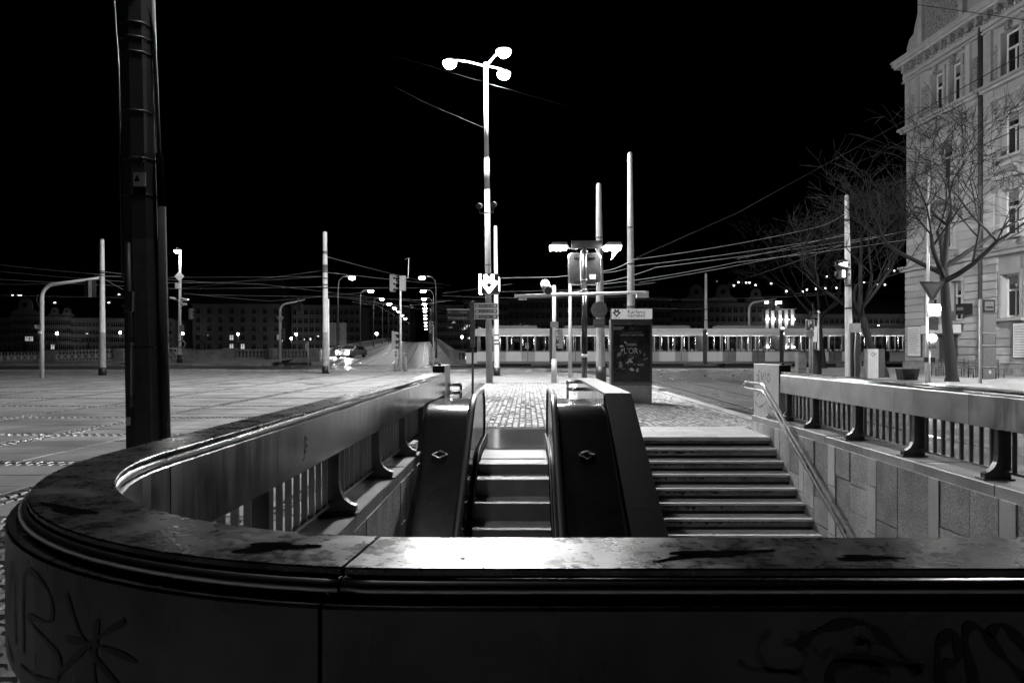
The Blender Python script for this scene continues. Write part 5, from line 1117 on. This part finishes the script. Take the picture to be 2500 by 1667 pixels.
# ---------------------------------------------------------------- bare trees
def bare_tree(base, h, label, seed, lean=(0, 0), r0=.2, levels=6, limbs=None, m='bark', twig='twig', spread=1.0, fork=.36):
    rnd = random.Random(seed); t = thing('bare_tree', label, 'tree', base); base = Vector(base)
    trunk = MB(); crown = MB()
    def branch(p, d, L, r, lv):
        n = 4; pts = [p]; rs = [r]
        for i in range(n):
            d = (d + Vector((rnd.uniform(-1, 1), rnd.uniform(-1, 1), rnd.uniform(-.5, .8)))*.17 + Vector((0, 0, .04 if lv < 4 else -.03))).normalized()
            p = p + d*L/n; pts.append(p); rs.append(lerp(r, r*.62, (i+1)/n))
        (trunk if lv == 0 else crown).path(pts, rs, 8 if lv == 0 else (6 if lv < 2 else (4 if lv < 3 else 3)), False)
        if lv >= levels: return
        kids_ = 2 if lv < 1 else rnd.choice((1, 2, 2, 3))
        for k in range(kids_ + (2 if lv > 1 else 1)):
            i = rnd.choice((2, 3, 4)) if k >= kids_ else 4
            ax = Vector((rnd.uniform(-1, 1), rnd.uniform(-1, 1), rnd.uniform(-.3, .6))).normalized()
            nd = (d*.75 + ax*spread*rnd.uniform(.5, .95)).normalized()
            branch(pts[i], nd, L*rnd.uniform(.55, .95), max(rs[i]*rnd.uniform(.5, .75), .011), lv + 1)
    if limbs is None: limbs = 4
    tp = base + Vector((lean[0], lean[1], h*fork)); mid = base.lerp(tp, .5) + Vector((lean[0]*.1, 0, 0))
    trunk.path([base - Vector((0, 0, .05)), base + Vector((0, 0, .25)), mid, tp], [r0*1.5, r0*1.08, r0*.92, r0*.8], 10, False)
    for k in range(limbs):
        a = 2*math.pi*k/limbs + rnd.uniform(-.3, .3); d = Vector((math.cos(a)*.8*spread, math.sin(a)*.8*spread, rnd.uniform(.35, .95))).normalized()
        branch(tp - Vector((0, 0, .15*k)), d, h*.27, r0*.55, 1)
    branch(tp, Vector((lean[0]*.1, 0, 1)), h*.25, r0*.6, 1)
    trunk.build('trunk', m, t); crown.build('crown', twig, t); return t
b = G(2324, 931, .09); bare_tree(b, 9.9, 'large bare tree with spreading limbs in front of the corner house', 11, (-.35, 0), .22, 5, 5, spread=1.25, fork=.5)
b = G(2158, 921, .08); bare_tree(b, 9.5, 'leaning bare tree growing beside the concrete box', 23, (-1.1, .2), .2, 5, 4, spread=.9)
bare_tree((22.0, 50.5, .09), 11, 'bare tree with fine dark twigs behind the tram signal pole', 31, (-.3, .1), .18, 5, 4)

# ---------------------------------------------------------------- tram standing on the line
TY, T0, T1 = 57.0, -4.2, 33.4
tram = thing('tram', 'long articulated pale tram with lit saloon crossing the square', 'tram', ((T0 + T1)/2, TY, 0)); TW = 1.23
nseg = 6; SG = (T1 - T0) / nseg
for i in range(nseg):
    a, b = T0 + SG*i + .18, T0 + SG*(i+1) - .18
    first, last = i == 0, i == nseg - 1
    for sd in (-1, 1):
        y = TY + sd*TW
        MB().box(a, y - .02, .32, b, y + .02, 1.28).build('side_panel', 'tram_body', tram)
        MB().box(a, y - .026*1, .32, b, y + .026, .52).build('skirt', 'tram_dark', tram)
        MB().box(a, y - .022, 1.281, b, y + .022, 1.36).build('waist_strip', 'tram_dark', tram)
        MB().box(a, y - .02, 2.62, b, y + .02, 2.9).build('header_panel', 'tram_body', tram)
        k = 5; ww = (b - a)/k
        for j in range(k):
            x = a + ww*j
            MB().box(x - .001 if j else a, y - .021, 1.361, x + .09, y + .021, 2.619).build('window_pillar', 'tram_dark', tram)
            if j in (1, 3): 
                MB().box(x + .091, y - .024, .4, x + ww - .01, y + .024, 2.6).build('door', 'glass', tram)
                MB().box(x + ww/2 - .03, y - .027, .42, x + ww/2 + .03, y + .027, 2.6).build('door_edge', 'tram_dark', tram)
            else: MB().box(x + .091, y - .008, 1.37, x + ww - .001, y + .008, 2.61).build('window', 'glass', tram)
    MB().box(a, TY - TW, .36, b, TY + TW, .4).build('floor', 'tram_dark', tram)
    MB().prism([(-TW - .02, 2.9), (-TW + .15, 3.2), (TW - .15, 3.2), (TW + .02, 2.9)], lambda p, q, d: (d, TY + p, q), a, b).build('roof', 'tram_body', tram)
    MB().box(a + 1, TY - .8, 3.2, b - 1, TY + .8, 3.45).build('roof_box', 'tram_dark', tram)
    for s_ in (-.55, .55): MB().box(a + .3, TY + s_ - .06, 2.8, b - .3, TY + s_ + .06, 2.84).build('ceiling_light', 'tram_light', tram)
    for j in range(6):
        x = a + .6 + j*(b - a - 1.2)/5; 
        for s_ in (-.75, .75): st_ = MB().box(x - .2, TY + s_ - .4, .8, x + .2, TY + s_ + .4, .88); st_.box(x + .16, TY + s_ - .4, .88, x + .22, TY + s_ + .4, 1.5); st_.build('seat', 'tram_seat', tram)
        MB().tube((x + .3, TY, .4), (x + .3, TY, 2.85), .02, .02, 6).build('grab_pole', 'steel_tube', tram)
    MB().box(a + 1.5, TY - .9, .02, b - 1.5, TY + .9, .33).build('bogie', 'black', tram)
    if i: MB().box(a - .36, TY - TW + .06, .4, a, TY + TW - .06, 3.05).build('bellows', 'black', tram)
for s_, x in ((-1, T0 + .18), (1, T1 - .18)):
    MB().prism([(0, .32), (s_*.9, .32), (s_*.95, 1.2), (0, 1.2)], lambda p, q, d: (x + p, TY + d, q), -TW*.96, TW*.96).build('nose', 'tram_body', tram)
    MB().prism([(0, 1.2), (s_*.95, 1.2), (s_*.55, 2.6), (0, 2.6)], lambda p, q, d: (x + p, TY + d, q), -TW*.94, TW*.94).build('cab_glass', 'glass', tram)
    MB().prism([(0, 2.6), (s_*.55, 2.6), (s_*.1, 3.15), (0, 3.18)], lambda p, q, d: (x + p, TY + d, q), -TW*.95, TW*.95).build('cab_roof', 'tram_body', tram)
    for d in (-.8, .8): MB().tube((x + s_*.93, TY + d, .8), (x + s_*.98, TY + d, .8), .12, .12, 12).build('headlight', 'signal_dim', tram)
MB().path([(8, TY, 3.45), (9, TY, 4.2), (8.2, TY, 5.2)], .03, 6).build('pantograph', 'dark_grey', tram)
MB().tube((8.2, TY - .8, 5.2), (8.2, TY + .8, 5.2), .03, .03, 6).build('contact_bow', 'dark_grey', tram)
# ---------------------------------------------------------------- car coming off the bridge
cb = Vector((-20.2, 79, DZ(79))); car = thing('car', 'car with bright headlights coming off the bridge', 'car', cb)
CR = Matrix.Translation(cb) @ Matrix.Rotation(R(-14), 4, 'Z')
def cp(mb): mb.v = [tuple(CR @ Vector(v)) for v in mb.v]; return mb
side = [(-2.1, .3), (-2.15, .7), (-1.2, .88), (-.5, 1.38), (1.0, 1.42), (1.8, .98), (2.1, .9), (2.1, .3)]
cp(MB().prism(side, lambda a, c, d: (d, a, c), -.86, .86)).build('body', 'car_paint', car)
cp(MB().add([(-.78, -1.14, .92), (.78, -1.14, .92), (.66, -.56, 1.35), (-.66, -.56, 1.35)], [(0, 1, 2, 3)])).build('windscreen', 'glass_dark', car)
for s_ in (-1, 1):
    cp(MB().tube((s_*.62, -2.12, .66), (s_*.62, -2.2, .66), .17, .17, 14)).build('headlight', 'headlight', car)
    for y in (-1.3, 1.35):
        wv = MB().tube((s_*.72, y, .31), (s_*.9, y, .31), .31, .31, 16); cp(wv); wh = wv.build('wheel', 'rubber', car); cp(MB().tube((s_*.9, y, .31), (s_*.91, y, .31), .18, .18, 12)).build('rim', 'steel_tube', wh)
    cp(MB().box(s_*.87, -.7, .95, s_*1.0, -.55, 1.07)).build('mirror', 'car_paint', car)
    cp(MB().add([(s_*.865, -.95, .92), (s_*.865, 1.5, .95), (s_*.865, .95, 1.33), (s_*.865, -.5, 1.32)], [(0, 1, 2, 3)])).build('side_window', 'glass_dark', car)
cp(MB().box(-.25, -2.17, .42, .25, -2.14, .53)).build('number_plate', 'white', car)

# ---------------------------------------------------------------- bridge: parapets, lamps; quay: iron fence and balustrade
def balustrade(p0, p1, label, seg=4.2, h=1.05, m='stone_old', bal=True, fn=None):
    p0 = Vector(p0); p1 = Vector(p1); t = thing('stone_balustrade', label, 'balustrade', p0); L = (p1 - p0).length; n = max(1, round(L/seg)); d = (p1 - p0)/n
    dv = Vector((d.x, d.y, 0)).normalized(); nv = Vector((-dv.y, dv.x, 0)); z = Vector((0, 0, 1))
    def slab(a, b, w_, z0, z1, nm):
        mb = MB(); mb.add([a + nv*w_ + z*z0, b + nv*w_ + z*z0, b - nv*w_ + z*z0, a - nv*w_ + z*z0, a + nv*w_ + z*z1, b + nv*w_ + z*z1, b - nv*w_ + z*z1, a - nv*w_ + z*z1], [(0,1,2,3),(7,6,5,4),(0,4,5,1),(1,5,6,2),(2,6,7,3),(3,7,4,0)]); mb.build(nm, m, t)
    for i in range(n + 1):
        c = p0 + d*i; slab(c - dv*.45, c + dv*.45, .28, -.3, h*.94, 'pier'); slab(c - dv*.52, c + dv*.52, .34, h*.941, h*1.06, 'pier_cap')
        if i < n:
            a = c + dv*.46; b = c + d - dv*.46; slab(a, b, .22, -.3, .22, 'base_course'); slab(a, b, .24, h*.82, h*.96, 'rail')
            k = 9 if bal else 0
            for j in range(k):
                q = a.lerp(b, (j + .5)/k); MB().lathe([(.12, .22), (.06, .3), (.13, .45), (.05, .72), (.11, h*.82)], q, 6).build('baluster', m, t)
            if not bal: slab(a, b, .12, .22, h*.82, 'infill_panel')
    return t
A = P(458, 876, 65); B = P(600, 872, 66); balustrade((A.x, 65, .42), (P(560, 0, 65.5).x, 65.5, .48), 'stone wall panels between the iron fence and the balustrade', 4, bal=False)
balustrade((P(562, 0, 65.5).x, 65.6, .5), (P(770, 0, 66.5).x, 66.4, .5), 'old stone balustrade along the quay left of the bridge')
for sd, lab in ((-1, 'stone parapet along the left side of the bridge'), (1, 'stone parapet along the right side of the bridge')):
    t = thing('bridge_parapet', lab, 'parapet', (BX(70) + sd*7, 70, DZ(70)))
    Y = [68, 75, 85, 100, 120, 140, 165, 200, 250, 330]
    for ya, yb_ in zip(Y, Y[1:]):
        mb = MB(); xa, xb = BX(ya) + sd*7, BX(yb_) + sd*7; za, zb = DZ(ya), DZ(yb_)
        for w_, l0, l1, mm in ((.22, -.6, .95, 0), (.32, .951, 1.15, 1)):
            MB().add([(xa - w_, ya + .01, za + l0), (xa + w_, ya + .01, za + l0), (xb + w_, yb_ - .01, zb + l0), (xb - w_, yb_ - .01, zb + l0), (xa - w_, ya + .01, za + l1), (xa + w_, ya + .01, za + l1), (xb + w_, yb_ - .01, zb + l1), (xb - w_, yb_ - .01, zb + l1)],
                     [(0,3,2,1),(4,5,6,7),(0,1,5,4),(1,2,6,5),(2,3,7,6),(3,0,4,7)]).build('coping' if mm else 'wall_section', 'stone_old', t)
balustrade((BX(68) + 7.2, 67.4, .3), (20, 67.4, .13), 'stone balustrade on the quay right of the bridge')
for sd in (-1, 1):
    for k, Y in enumerate([75, 100, 125, 150, 175, 200, 228, 260, 300, 345, 400]):
        z = DZ(Y); x = BX(Y) + sd*5.4; lab = '%s lit lamp post from the square along the %s side of the bridge' % (('first', 'second', 'third', 'fourth', 'fifth', 'sixth', 'seventh', 'eighth', 'ninth', 'tenth', 'eleventh')[k], 'left' if sd < 0 else 'right')
        t = thing('bridge_lamp', lab, 'street lamp', (x, Y, z), 'lamps along the left of the bridge' if sd < 0 else 'lamps along the right of the bridge')
        MB().path([(x, Y, z), (x, Y, z + 1.2), (x, Y, z + 7.6), (x - sd*.1, Y, z + 8.6), (x - sd*.5, Y, z + 9.05), (x - sd*1.4, Y, z + 9.15)], [.14, .09, .07, .05, .045, .04], 8).build('post', 'dark_grey', t)
        r = .34 + .0012*Y; c = (x - sd*1.55, Y, z + 9.0); MB().lathe([(r*.9, 0), (r*.95, .05), (r*.5, .2), (.04, .24)], c, 12).build('lamp_hood', 'dark_grey', t); MB().lathe([(.02, -r*.7), (r*.5, -r*.6), (r*.85, -r*.35), (r*.88, -.01)], c, 12).build('lamp_bowl', 'lamp_street' if k < 5 else 'lamp_far', t)
        if k == 0 and sd < 0:
            for s_ in (-1, 1): MB().box(x + s_*.2, Y - .05, z + 1.5, x + s_*.95, Y, z + 4.0).build('banner', 'pole_grey', t)
# trams' overhead masts on the bridge
# iron fence on the quay
fence = thing('iron_fence', 'pale iron railing with circle and diamond ornaments along the quay', 'fence', (-45, 64.5, 0))
fx0, fx1 = P(-30, 0, 64.5).x, P(447, 0, 64.5).x; NB = 29; bw_ = (fx1 - fx0)/NB
def fz0(x): return lerp(.12, .58, (x - fx0)/(fx1 - fx0))
orn = MB(); R_ = bw_*.40
orn.ring((0, 0, .5), R_, .03, n=18, k=5); orn.path([(-R_*.62, 0, .5), (0, 0, .5 + R_*.62), (R_*.62, 0, .5), (0, 0, .5 - R_*.62), (-R_*.62, 0, .5)], .03, 5, False)
for a, b_ in (((-bw_/2, .5), (-R_, .5)), ((R_, .5), (bw_/2, .5)), ((0, .12), (0, .5 - R_)), ((0, .5 + R_), (0, .96))): orn.path([(a[0], 0, a[1]), (b_[0], 0, b_[1])], .022, 5)
orn_me = orn.mesh('ornament', 'iron'); bar_me = MB().box(-.025, -.025, -.05, .025, .025, 1.12).mesh('upright', 'iron')
for i in range(NB):
    x = fx0 + bw_*(i + .5); z = fz0(x)
    if i % 10 == 9:
        MB().box(x - .4, 64.25, z - .3, x + .4, 64.75, z + 1.15).build('stone_pier', 'stone_old', fence)
        continue
    put('ornament', orn_me, fence, Matrix.Translation((x, 64.5, z))); put('upright', bar_me, fence, Matrix.Translation((x - bw_/2, 64.5, z)))
for dz in (.1, .97, 1.08):
    MB().path([(fx0, 64.5, fz0(fx0) + dz), (fx1, 64.5, fz0(fx1) + dz)], .03, 6).build('rail', 'iron', fence)

# ---------------------------------------------------------------- houses across the river
win_me = {}
def far_house(px0, px1, ytop, Y, floors, cols, label, m='far_wall', gable=None, z0=1.0, lit=(), roofh=6.0, wm='glass_dark', ww=1.3):
    x0, x1 = P(px0, 0, Y).x, P(px1, 0, Y).x; zt = P(0, ytop, Y).z; t = thing('far_house', label, 'building', ((x0 + x1)/2, Y, z0))
    MB().box(x0, Y, z0, x1, Y + 14, zt).build('wall', m, t)
    MB().add([(x0 - .5, Y - .6, zt + .45), (x1 + .5, Y - .6, zt + .45), (x1 + .5, Y + 14.5, zt + .45), (x0 - .5, Y + 14.5, zt + .45), (x0 + 2, Y + 6, zt + roofh), (x1 - 2, Y + 6, zt + roofh)], [(0, 1, 5, 4), (1, 2, 5), (2, 3, 4, 5), (3, 0, 4)]).build('roof', 'roof', t)
    MB().box(x0 - .4, Y - .5, zt, x1 + .4, Y + .2, zt + .449).build('cornice', m, t)
    fh = (zt - z0 - .5)/floors; cw = (x1 - x0)/cols
    key = (round(fh, 2), ww)
    if key not in win_me:
        f = MB(); h = fh*.58
        for a, b_, c, d in ((-ww/2 - .15, -ww/2, 0, h), (ww/2, ww/2 + .15, 0, h), (-ww/2, ww/2, h - .12, h), (-ww/2 - .2, ww/2 + .2, -.18, -.001), (-.06, .06, 0, h - .12), (-ww/2, -.06, h*.62, h*.7), (.06, ww/2, h*.62, h*.7)): f.box(a, -.14, c, b_, .02, d)
        win_me[key] = (f.mesh('window', m), MB().box(-ww/2, -.05, 0, ww/2, -.01, h).mesh('pane', 'glass_dark'), MB().box(-ww/2, -.05, 0, ww/2, -.01, h).mesh('pane', 'window_lit'))
    fm, pm, lm = win_me[key]
    for i in range(floors):
        if floors > 1 and i > 0: MB().box(x0 - .1, Y - .18, z0 + i*fh - .2, x1 + .1, Y - .001, z0 + i*fh).build('string_course', m, t)
        for j in range(cols):
            M = Matrix.Translation((x0 + cw*(j + .5), Y, z0 + i*fh + fh*.22)); w_ = put('window', fm, t, M)
            p = put('pane', lm if (i, j) in lit else pm, w_)
    if gable:
        for gx, gw in gable:
            c = P(gx, 0, Y).x; g = gw
            MB().prism([(c - g, zt + .45), (c - g*.95, zt + g*.35), (c - g*.5, zt + g*.6), (c - g*.42, zt + g*1.1), (c - g*.2, zt + g*1.35), (c + g*.2, zt + g*1.35), (c + g*.42, zt + g*1.1), (c + g*.5, zt + g*.6), (c + g*.95, zt + g*.35), (c + g, zt + .45)], lambda a, q, d: (a, d, q), Y - .3, Y + .6).build('gable', m, t)
            MB().tube((c, Y - .35, zt + g*.85), (c, Y - .301, zt + g*.85), g*.16, None, 12).build('oculus', 'glass_dark', t)
    return t
YH = 240
far_house(-60, 28, 778, YH, 4, 8, 'plain pale house across the river at the end of the row')
far_house(29, 103, 774, YH, 4, 7, 'pale house with one tall curved gable across the river', gable=[(62, 5.0)], lit=((1, 3), (1, 4)))
far_house(104, 173, 775, YH, 4, 7, 'pale house with two small gables across the river', gable=[(134, 2.6), (164, 2.6)], lit=((0, 2),))
far_house(174, 276, 779, YH, 4, 12, 'long pale house with plain cornice across the river')
far_house(277, 420, 780, YH, 4, 14, 'long pale house partly behind the dark pole')
far_house(470, 688, 745, YH, 5, 8, 'large dark block with cross-barred windows across the river', 'far_wall_dark', lit=((0, 3), (0, 4), (1, 3)), roofh=10)
far_house(712, 880, 748, YH, 5, 12, 'dark long apartment block left of the bridge head', 'far_wall_dark', roofh=4)
far_house(882, 1000, 755, YH + 30, 5, 9, 'dark house at the far end of the bridge', 'far_wall_dark')
far_house(1068, 1130, 748, YH, 5, 6, 'grey tenement right of the bridge head', 'far_wall_dark')
far_house(1131, 1240, 735, YH, 5, 9, 'grey tenement behind the lamp mast across the river', 'far_wall_dark')
far_house(1241, 1345, 730, YH, 5, 8, 'tall grey tenement behind the camera arm across the river', 'far_wall_dark', lit=((0, 3),))
far_house(1346, 1640, 728, YH, 5, 20, 'long dark tenement row behind the kiosk across the river', 'far_wall_dark')
far_house(1641, 1862, 742, YH, 5, 15, 'dark tenement with turrets beside the lit hotel', 'far_wall_dark', gable=[(1700, 5), (1765, 5), (1845, 4)], lit=((1, 5),))
far_house(1942, 2240, 770, YH, 4, 22, 'low dark house row right of the lit hotel', 'far_wall_dark', lit=((0, 8), (0, 9)))
hotel = far_house(1863, 1941, 756, YH, 4, 7, 'hotel with lit columns and a glowing roof sign', 'far_wall_dark')
xh = lambda px: P(px, 0, YH).x; zh = lambda py: P(0, py, YH).z
for px in (1872, 1886, 1904, 1919, 1934):
    MB().box(xh(px) - .5, YH - .5, 1.0, xh(px) + .5, YH - .001, zh(757)).build('column', 'cream', hotel)
    MB().box(xh(px) - .45, YH - 1.3, 2.2, xh(px) + .45, YH - 1.0, 2.5).build('uplight', 'facade_spot', hotel); MB().box(xh(px) - .45, YH - 1.4, zh(780), xh(px) + .45, YH - 1.1, zh(779)).build('uplight', 'facade_spot', hotel)
MB().prism([(xh(1890) , zh(756)), (xh(1904), zh(756))] + [(xh(1897) + 1.05*math.cos(q), zh(756) + 1.15*math.sin(q)) for q in [math.pi*i/10 for i in range(11)]], lambda a, c, d: (a, d, c), YH - .5, YH).build('round_gable', 'cream', hotel)
MB().box(xh(1870), YH - .9, zh(756), xh(1938), YH - .501, zh(754.3)).build('lit_cornice', 'cream', hotel)
text('RIVERSIDE', 1.35, facing(xh(1887), YH - .4, zh(739)), 'sign_letters', hotel, 'roof_letters', .05); text('HOTEL', .8, facing(xh(1887), YH - .4, zh(743.5)), 'sign_letters', hotel, 'roof_letters', .05)
MB().box(xh(1876), YH - .2, zh(752), xh(1898), YH, zh(748)).build('sign_frame', 'dark_grey', hotel)
# lamps on the far quay
for (px, py) in ((139, 815), (293, 813), (446, 815), (581, 817), (689, 828), (711, 827), (723, 817), (919, 816), (1128, 824), (1384, 807), (1837, 803), (1858, 802), (1911, 803), (1963, 802), (2010, 808), (2108, 799), (2145, 798), (2197, 800), (2182, 809)):
    Y = 226 + (px % 7); c = P(px, py, Y); t = thing('quay_lamp', 'small lit lamp on the far river bank', 'street lamp', (c.x, Y, 1.5), 'lamps on the far river bank')
    MB().tube((c.x, Y, 1.5), (c.x, Y, c.z), .12, .08, 6).build('post', 'dark_grey', t); MB().ball(c + Vector((0, 0, .2)), .42, 8).build('globe', 'lamp_quay', t)
# dark leafless shrubs and trees on the far bank
for k in range(9):
    px = (60, 120, 215, 260, 330, 470, 500, 1080, 1180)[k]; c = P(px, 850, 228); rnd = random.Random(k)
    t = thing('bank_tree', 'dark low tree on the far river bank', 'tree', (c.x, 228, 1.5), 'trees on the far river bank'); MB().tube((c.x, 228, 1.5), (c.x, 228, 4), .25, .15, 6).build('trunk', 'bark', t)
    cr = MB()
    for i in range(260):
        v = Vector((rnd.gauss(0, 2.2), rnd.gauss(0, 1.5), 4.5 + rnd.gauss(0, 1.1))); d = Vector((rnd.uniform(-1, 1), rnd.uniform(-1, 1), rnd.uniform(-.4, 1)))*.6; e = d.orthogonal().normalized()*.12
        cr.add([v + Vector((c.x, 228, 1.5)) - Vector((0, 0, 1.5)), v + d + Vector((c.x, 228, 0)), v + d*.5 + e + Vector((c.x, 228, 0))], [(0, 1, 2)])
    cr.build('crown', 'twig', t)
# hillside houses, one lit window each
hm = None
HPX = [(1752, 688), (1758, 695), (1790, 693), (1803, 689), (1815, 687), (1822, 690), (1830, 690), (1838, 690), (1845, 696), (1803, 724), (1883, 692), (1760, 700), (1792, 697), (1842, 719), (1920, 711), (1970, 707), (2015, 704), (2017, 702), (2019, 675), (1993, 705), (2042, 703), (2110, 690), (2144, 695), (2161, 695), (2170, 656), (2180, 658), (2184, 661), (2123, 706), (2112, 741), (2105, 738), (2133, 748), (2148, 751), (2159, 749), (2092, 758), (2041, 755), (2200, 748), (2195, 748), (2061, 745), (115, 740), (133, 740), (265, 740), (305, 745), (458, 732), (467, 731), (735, 735), (743, 739), (1960, 712), (1880, 745), (30, 722), (45, 722), (50, 722), (290, 720)]
for (px, py) in HPX:
    k = (VY - py)/F; Y = 83.98/(.175 - k); p = P(px, py, Y); lab = 'far hillside house with one lit window'
    if hm is None:
        t = hm = thing('hill_house', lab, 'house', (0, 0, 0), 'houses on the dark hillside')
        MB().box(-5, .5, -4, 5, 9, 4).build('wall', 'far_wall_dark', t); MB().prism([(-5.6, 4), (5.6, 4), (0, 7)], lambda a, c, d: (a, d, c), 0, 9.5).build('roof', 'roof', t); MB().box(-1.1, .3, -1.0, 1.1, .499, 1.0).build('lit_window', 'window_hill', t); t.location = (p.x, Y, p.z)
        bpy.context.view_layer.update()
    else:
        c = dup(hm, (p.x, Y, p.z))
# ---------------------------------------------------------------- overhead wires
def wire(pts, label, m='wire', r=.011, sag=.0, group='overhead wires'):
    q = [P(*p) for p in pts]; out = []
    for a, b in zip(q, q[1:]):
        for i in range(8): s = i/8; out.append(a.lerp(b, s) - Vector((0, 0, sag*1.3*s*(1 - s))))
    out.append(q[-1]); o = MB().path(out, [r*max(1.0, (a.y/45))for a in out], 5).build('overhead_wire', m)
    return tag(o, label, 'wire', group)
WL = 'overhead tram wire strung over the square to the left of the lamp mast'; WR = 'overhead tram wire strung over the square to the right of the lamp mast'
for p, s in (([(-20, 644, 40), (245, 670, 38)], .1), ([(-20, 661, 44), (310, 688, 42), (520, 690, 48), (790, 675, 44)], .1), ([(-20, 681, 46), (440, 705, 50), (790, 700, 46)], .05), ([(-20, 693, 38), (110, 693, 37), (245, 674, 37.5)], .1),
             ([(245, 674, 38), (440, 677, 48), (788, 675, 43)], .02), ([(245, 662, 38), (440, 685, 50), (640, 694, 52), (1060, 742, 70)], .1), ([(400, 708, 52), (790, 660, 43)], .2), ([(795, 626, 43), (1070, 694, 68)], .25), ([(797, 665, 43), (1100, 696, 60)], .1), ([(797, 702, 48), (1090, 702, 60)], .1),
             ([(440, 718, 55), (800, 724, 60), (1130, 735, 80)], .1), ([(450, 716, 55), (660, 735, 58), (900, 712, 58)], .1), ([(820, 724, 65), (975, 748, 78), (1100, 733, 66)], .2), ([(850, 726, 66), (1090, 764, 110)], .1), ([(860, 737, 66), (920, 745, 78), (1000, 790, 170)], .1),
             ([(1080, 716, 60), (1250, 693, 50)], .05), ([(-20, 720, 60), (400, 728, 62)], .1), ([(245, 676, 38), (320, 718, 44)], 0)):
    wire(p, WL, sag=s)
for p, s in (([(1215, 679, 38), (1360, 676, 34), (1463, 663, 31)], .0), ([(1463, 663, 31), (1545, 634, 31), (1990, 556, 33), (2070, 516, 33.3)], .35), ([(1463, 666, 31), (1545, 650, 31), (2068, 575, 33.4)], .25), ([(1463, 690, 36), (1600, 653, 36), (2240, 560, 38)], .3),
             ([(1463, 695, 38), (1800, 640, 38), (2500, 540, 30)], .3), ([(1560, 690, 45), (1990, 610, 40), (2220, 560, 36)], .2), ([(1550, 730, 55), (1720, 731, 62), (2050, 718, 60)], .1), ([(1560, 752, 60), (1724, 754, 63)], .05), ([(1905, 717, 60), (2060, 716, 55)], .0), 
             ([(1820, 680, 60), (2080, 590, 40), (2230, 560, 36)], .1), ([(1800, 632, 42), (2068, 570, 34)], .15), ([(1217, 712, 52), (1450, 705, 50), (1600, 690, 46)], .1), ([(1080, 722, 56), (1300, 728, 58), (1560, 722, 58)], .08)):
    wire(p, WR, sag=s)
wire([(1545, 634, 33), (1800, 520, 33), (2200, 300, 33), (2500, 130, 30)], 'long dark cable climbing from the tall grey pole to the house', 'wire_dark', .012, group='dark cables'); wire([(2240, 12, 30), (2520, 52, 26)], 'dark cable crossing in front of the house gable', 'wire_dark', .015, group='dark cables'); wire([(2220, 288, 34), (2520, 120, 26)], 'dark cable crossing the upper windows of the house', 'wire_dark', .02, group='dark cables'); wire([(2215, 440, 34), (2520, 300, 26)], 'dark cable crossing the house above the bare tree', 'wire_dark', .02, group='dark cables')
wire([(940, 130, 36), (1195, 205, 31), (1420, 270, 40)], 'thin cable passing just under the lamp heads', 'wire_dark', .004, group='dark cables'); wire([(960, 210, 34), (1040, 252, 33), (1195, 318, 31)], 'thin cable running down to the lamp mast', 'wire_dark', .005, group='dark cables')
# ---------------------------------------------------------------- street lamps beyond the frame edge (same lantern as on the square)
for (x, y, h, arm, m, lab) in ((22.6, 26.3, 7.8, .4, 'lamp_side', 'street lamp on the pavement in front of the corner house'),):
    z0 = .09 if x > 0 else 0; t = thing('street_lamp', lab, 'street lamp', (x, y, z0)); MB().path([(x, y, z0), (x, y, h), (x + .1, y, h + .35), (x + arm, y, h + .5)], [.09, .07, .06, .05], 10).build('post', 'pole_grey', t)
    lantern(t, Vector((x + arm, y, h + .32)), .3, m)
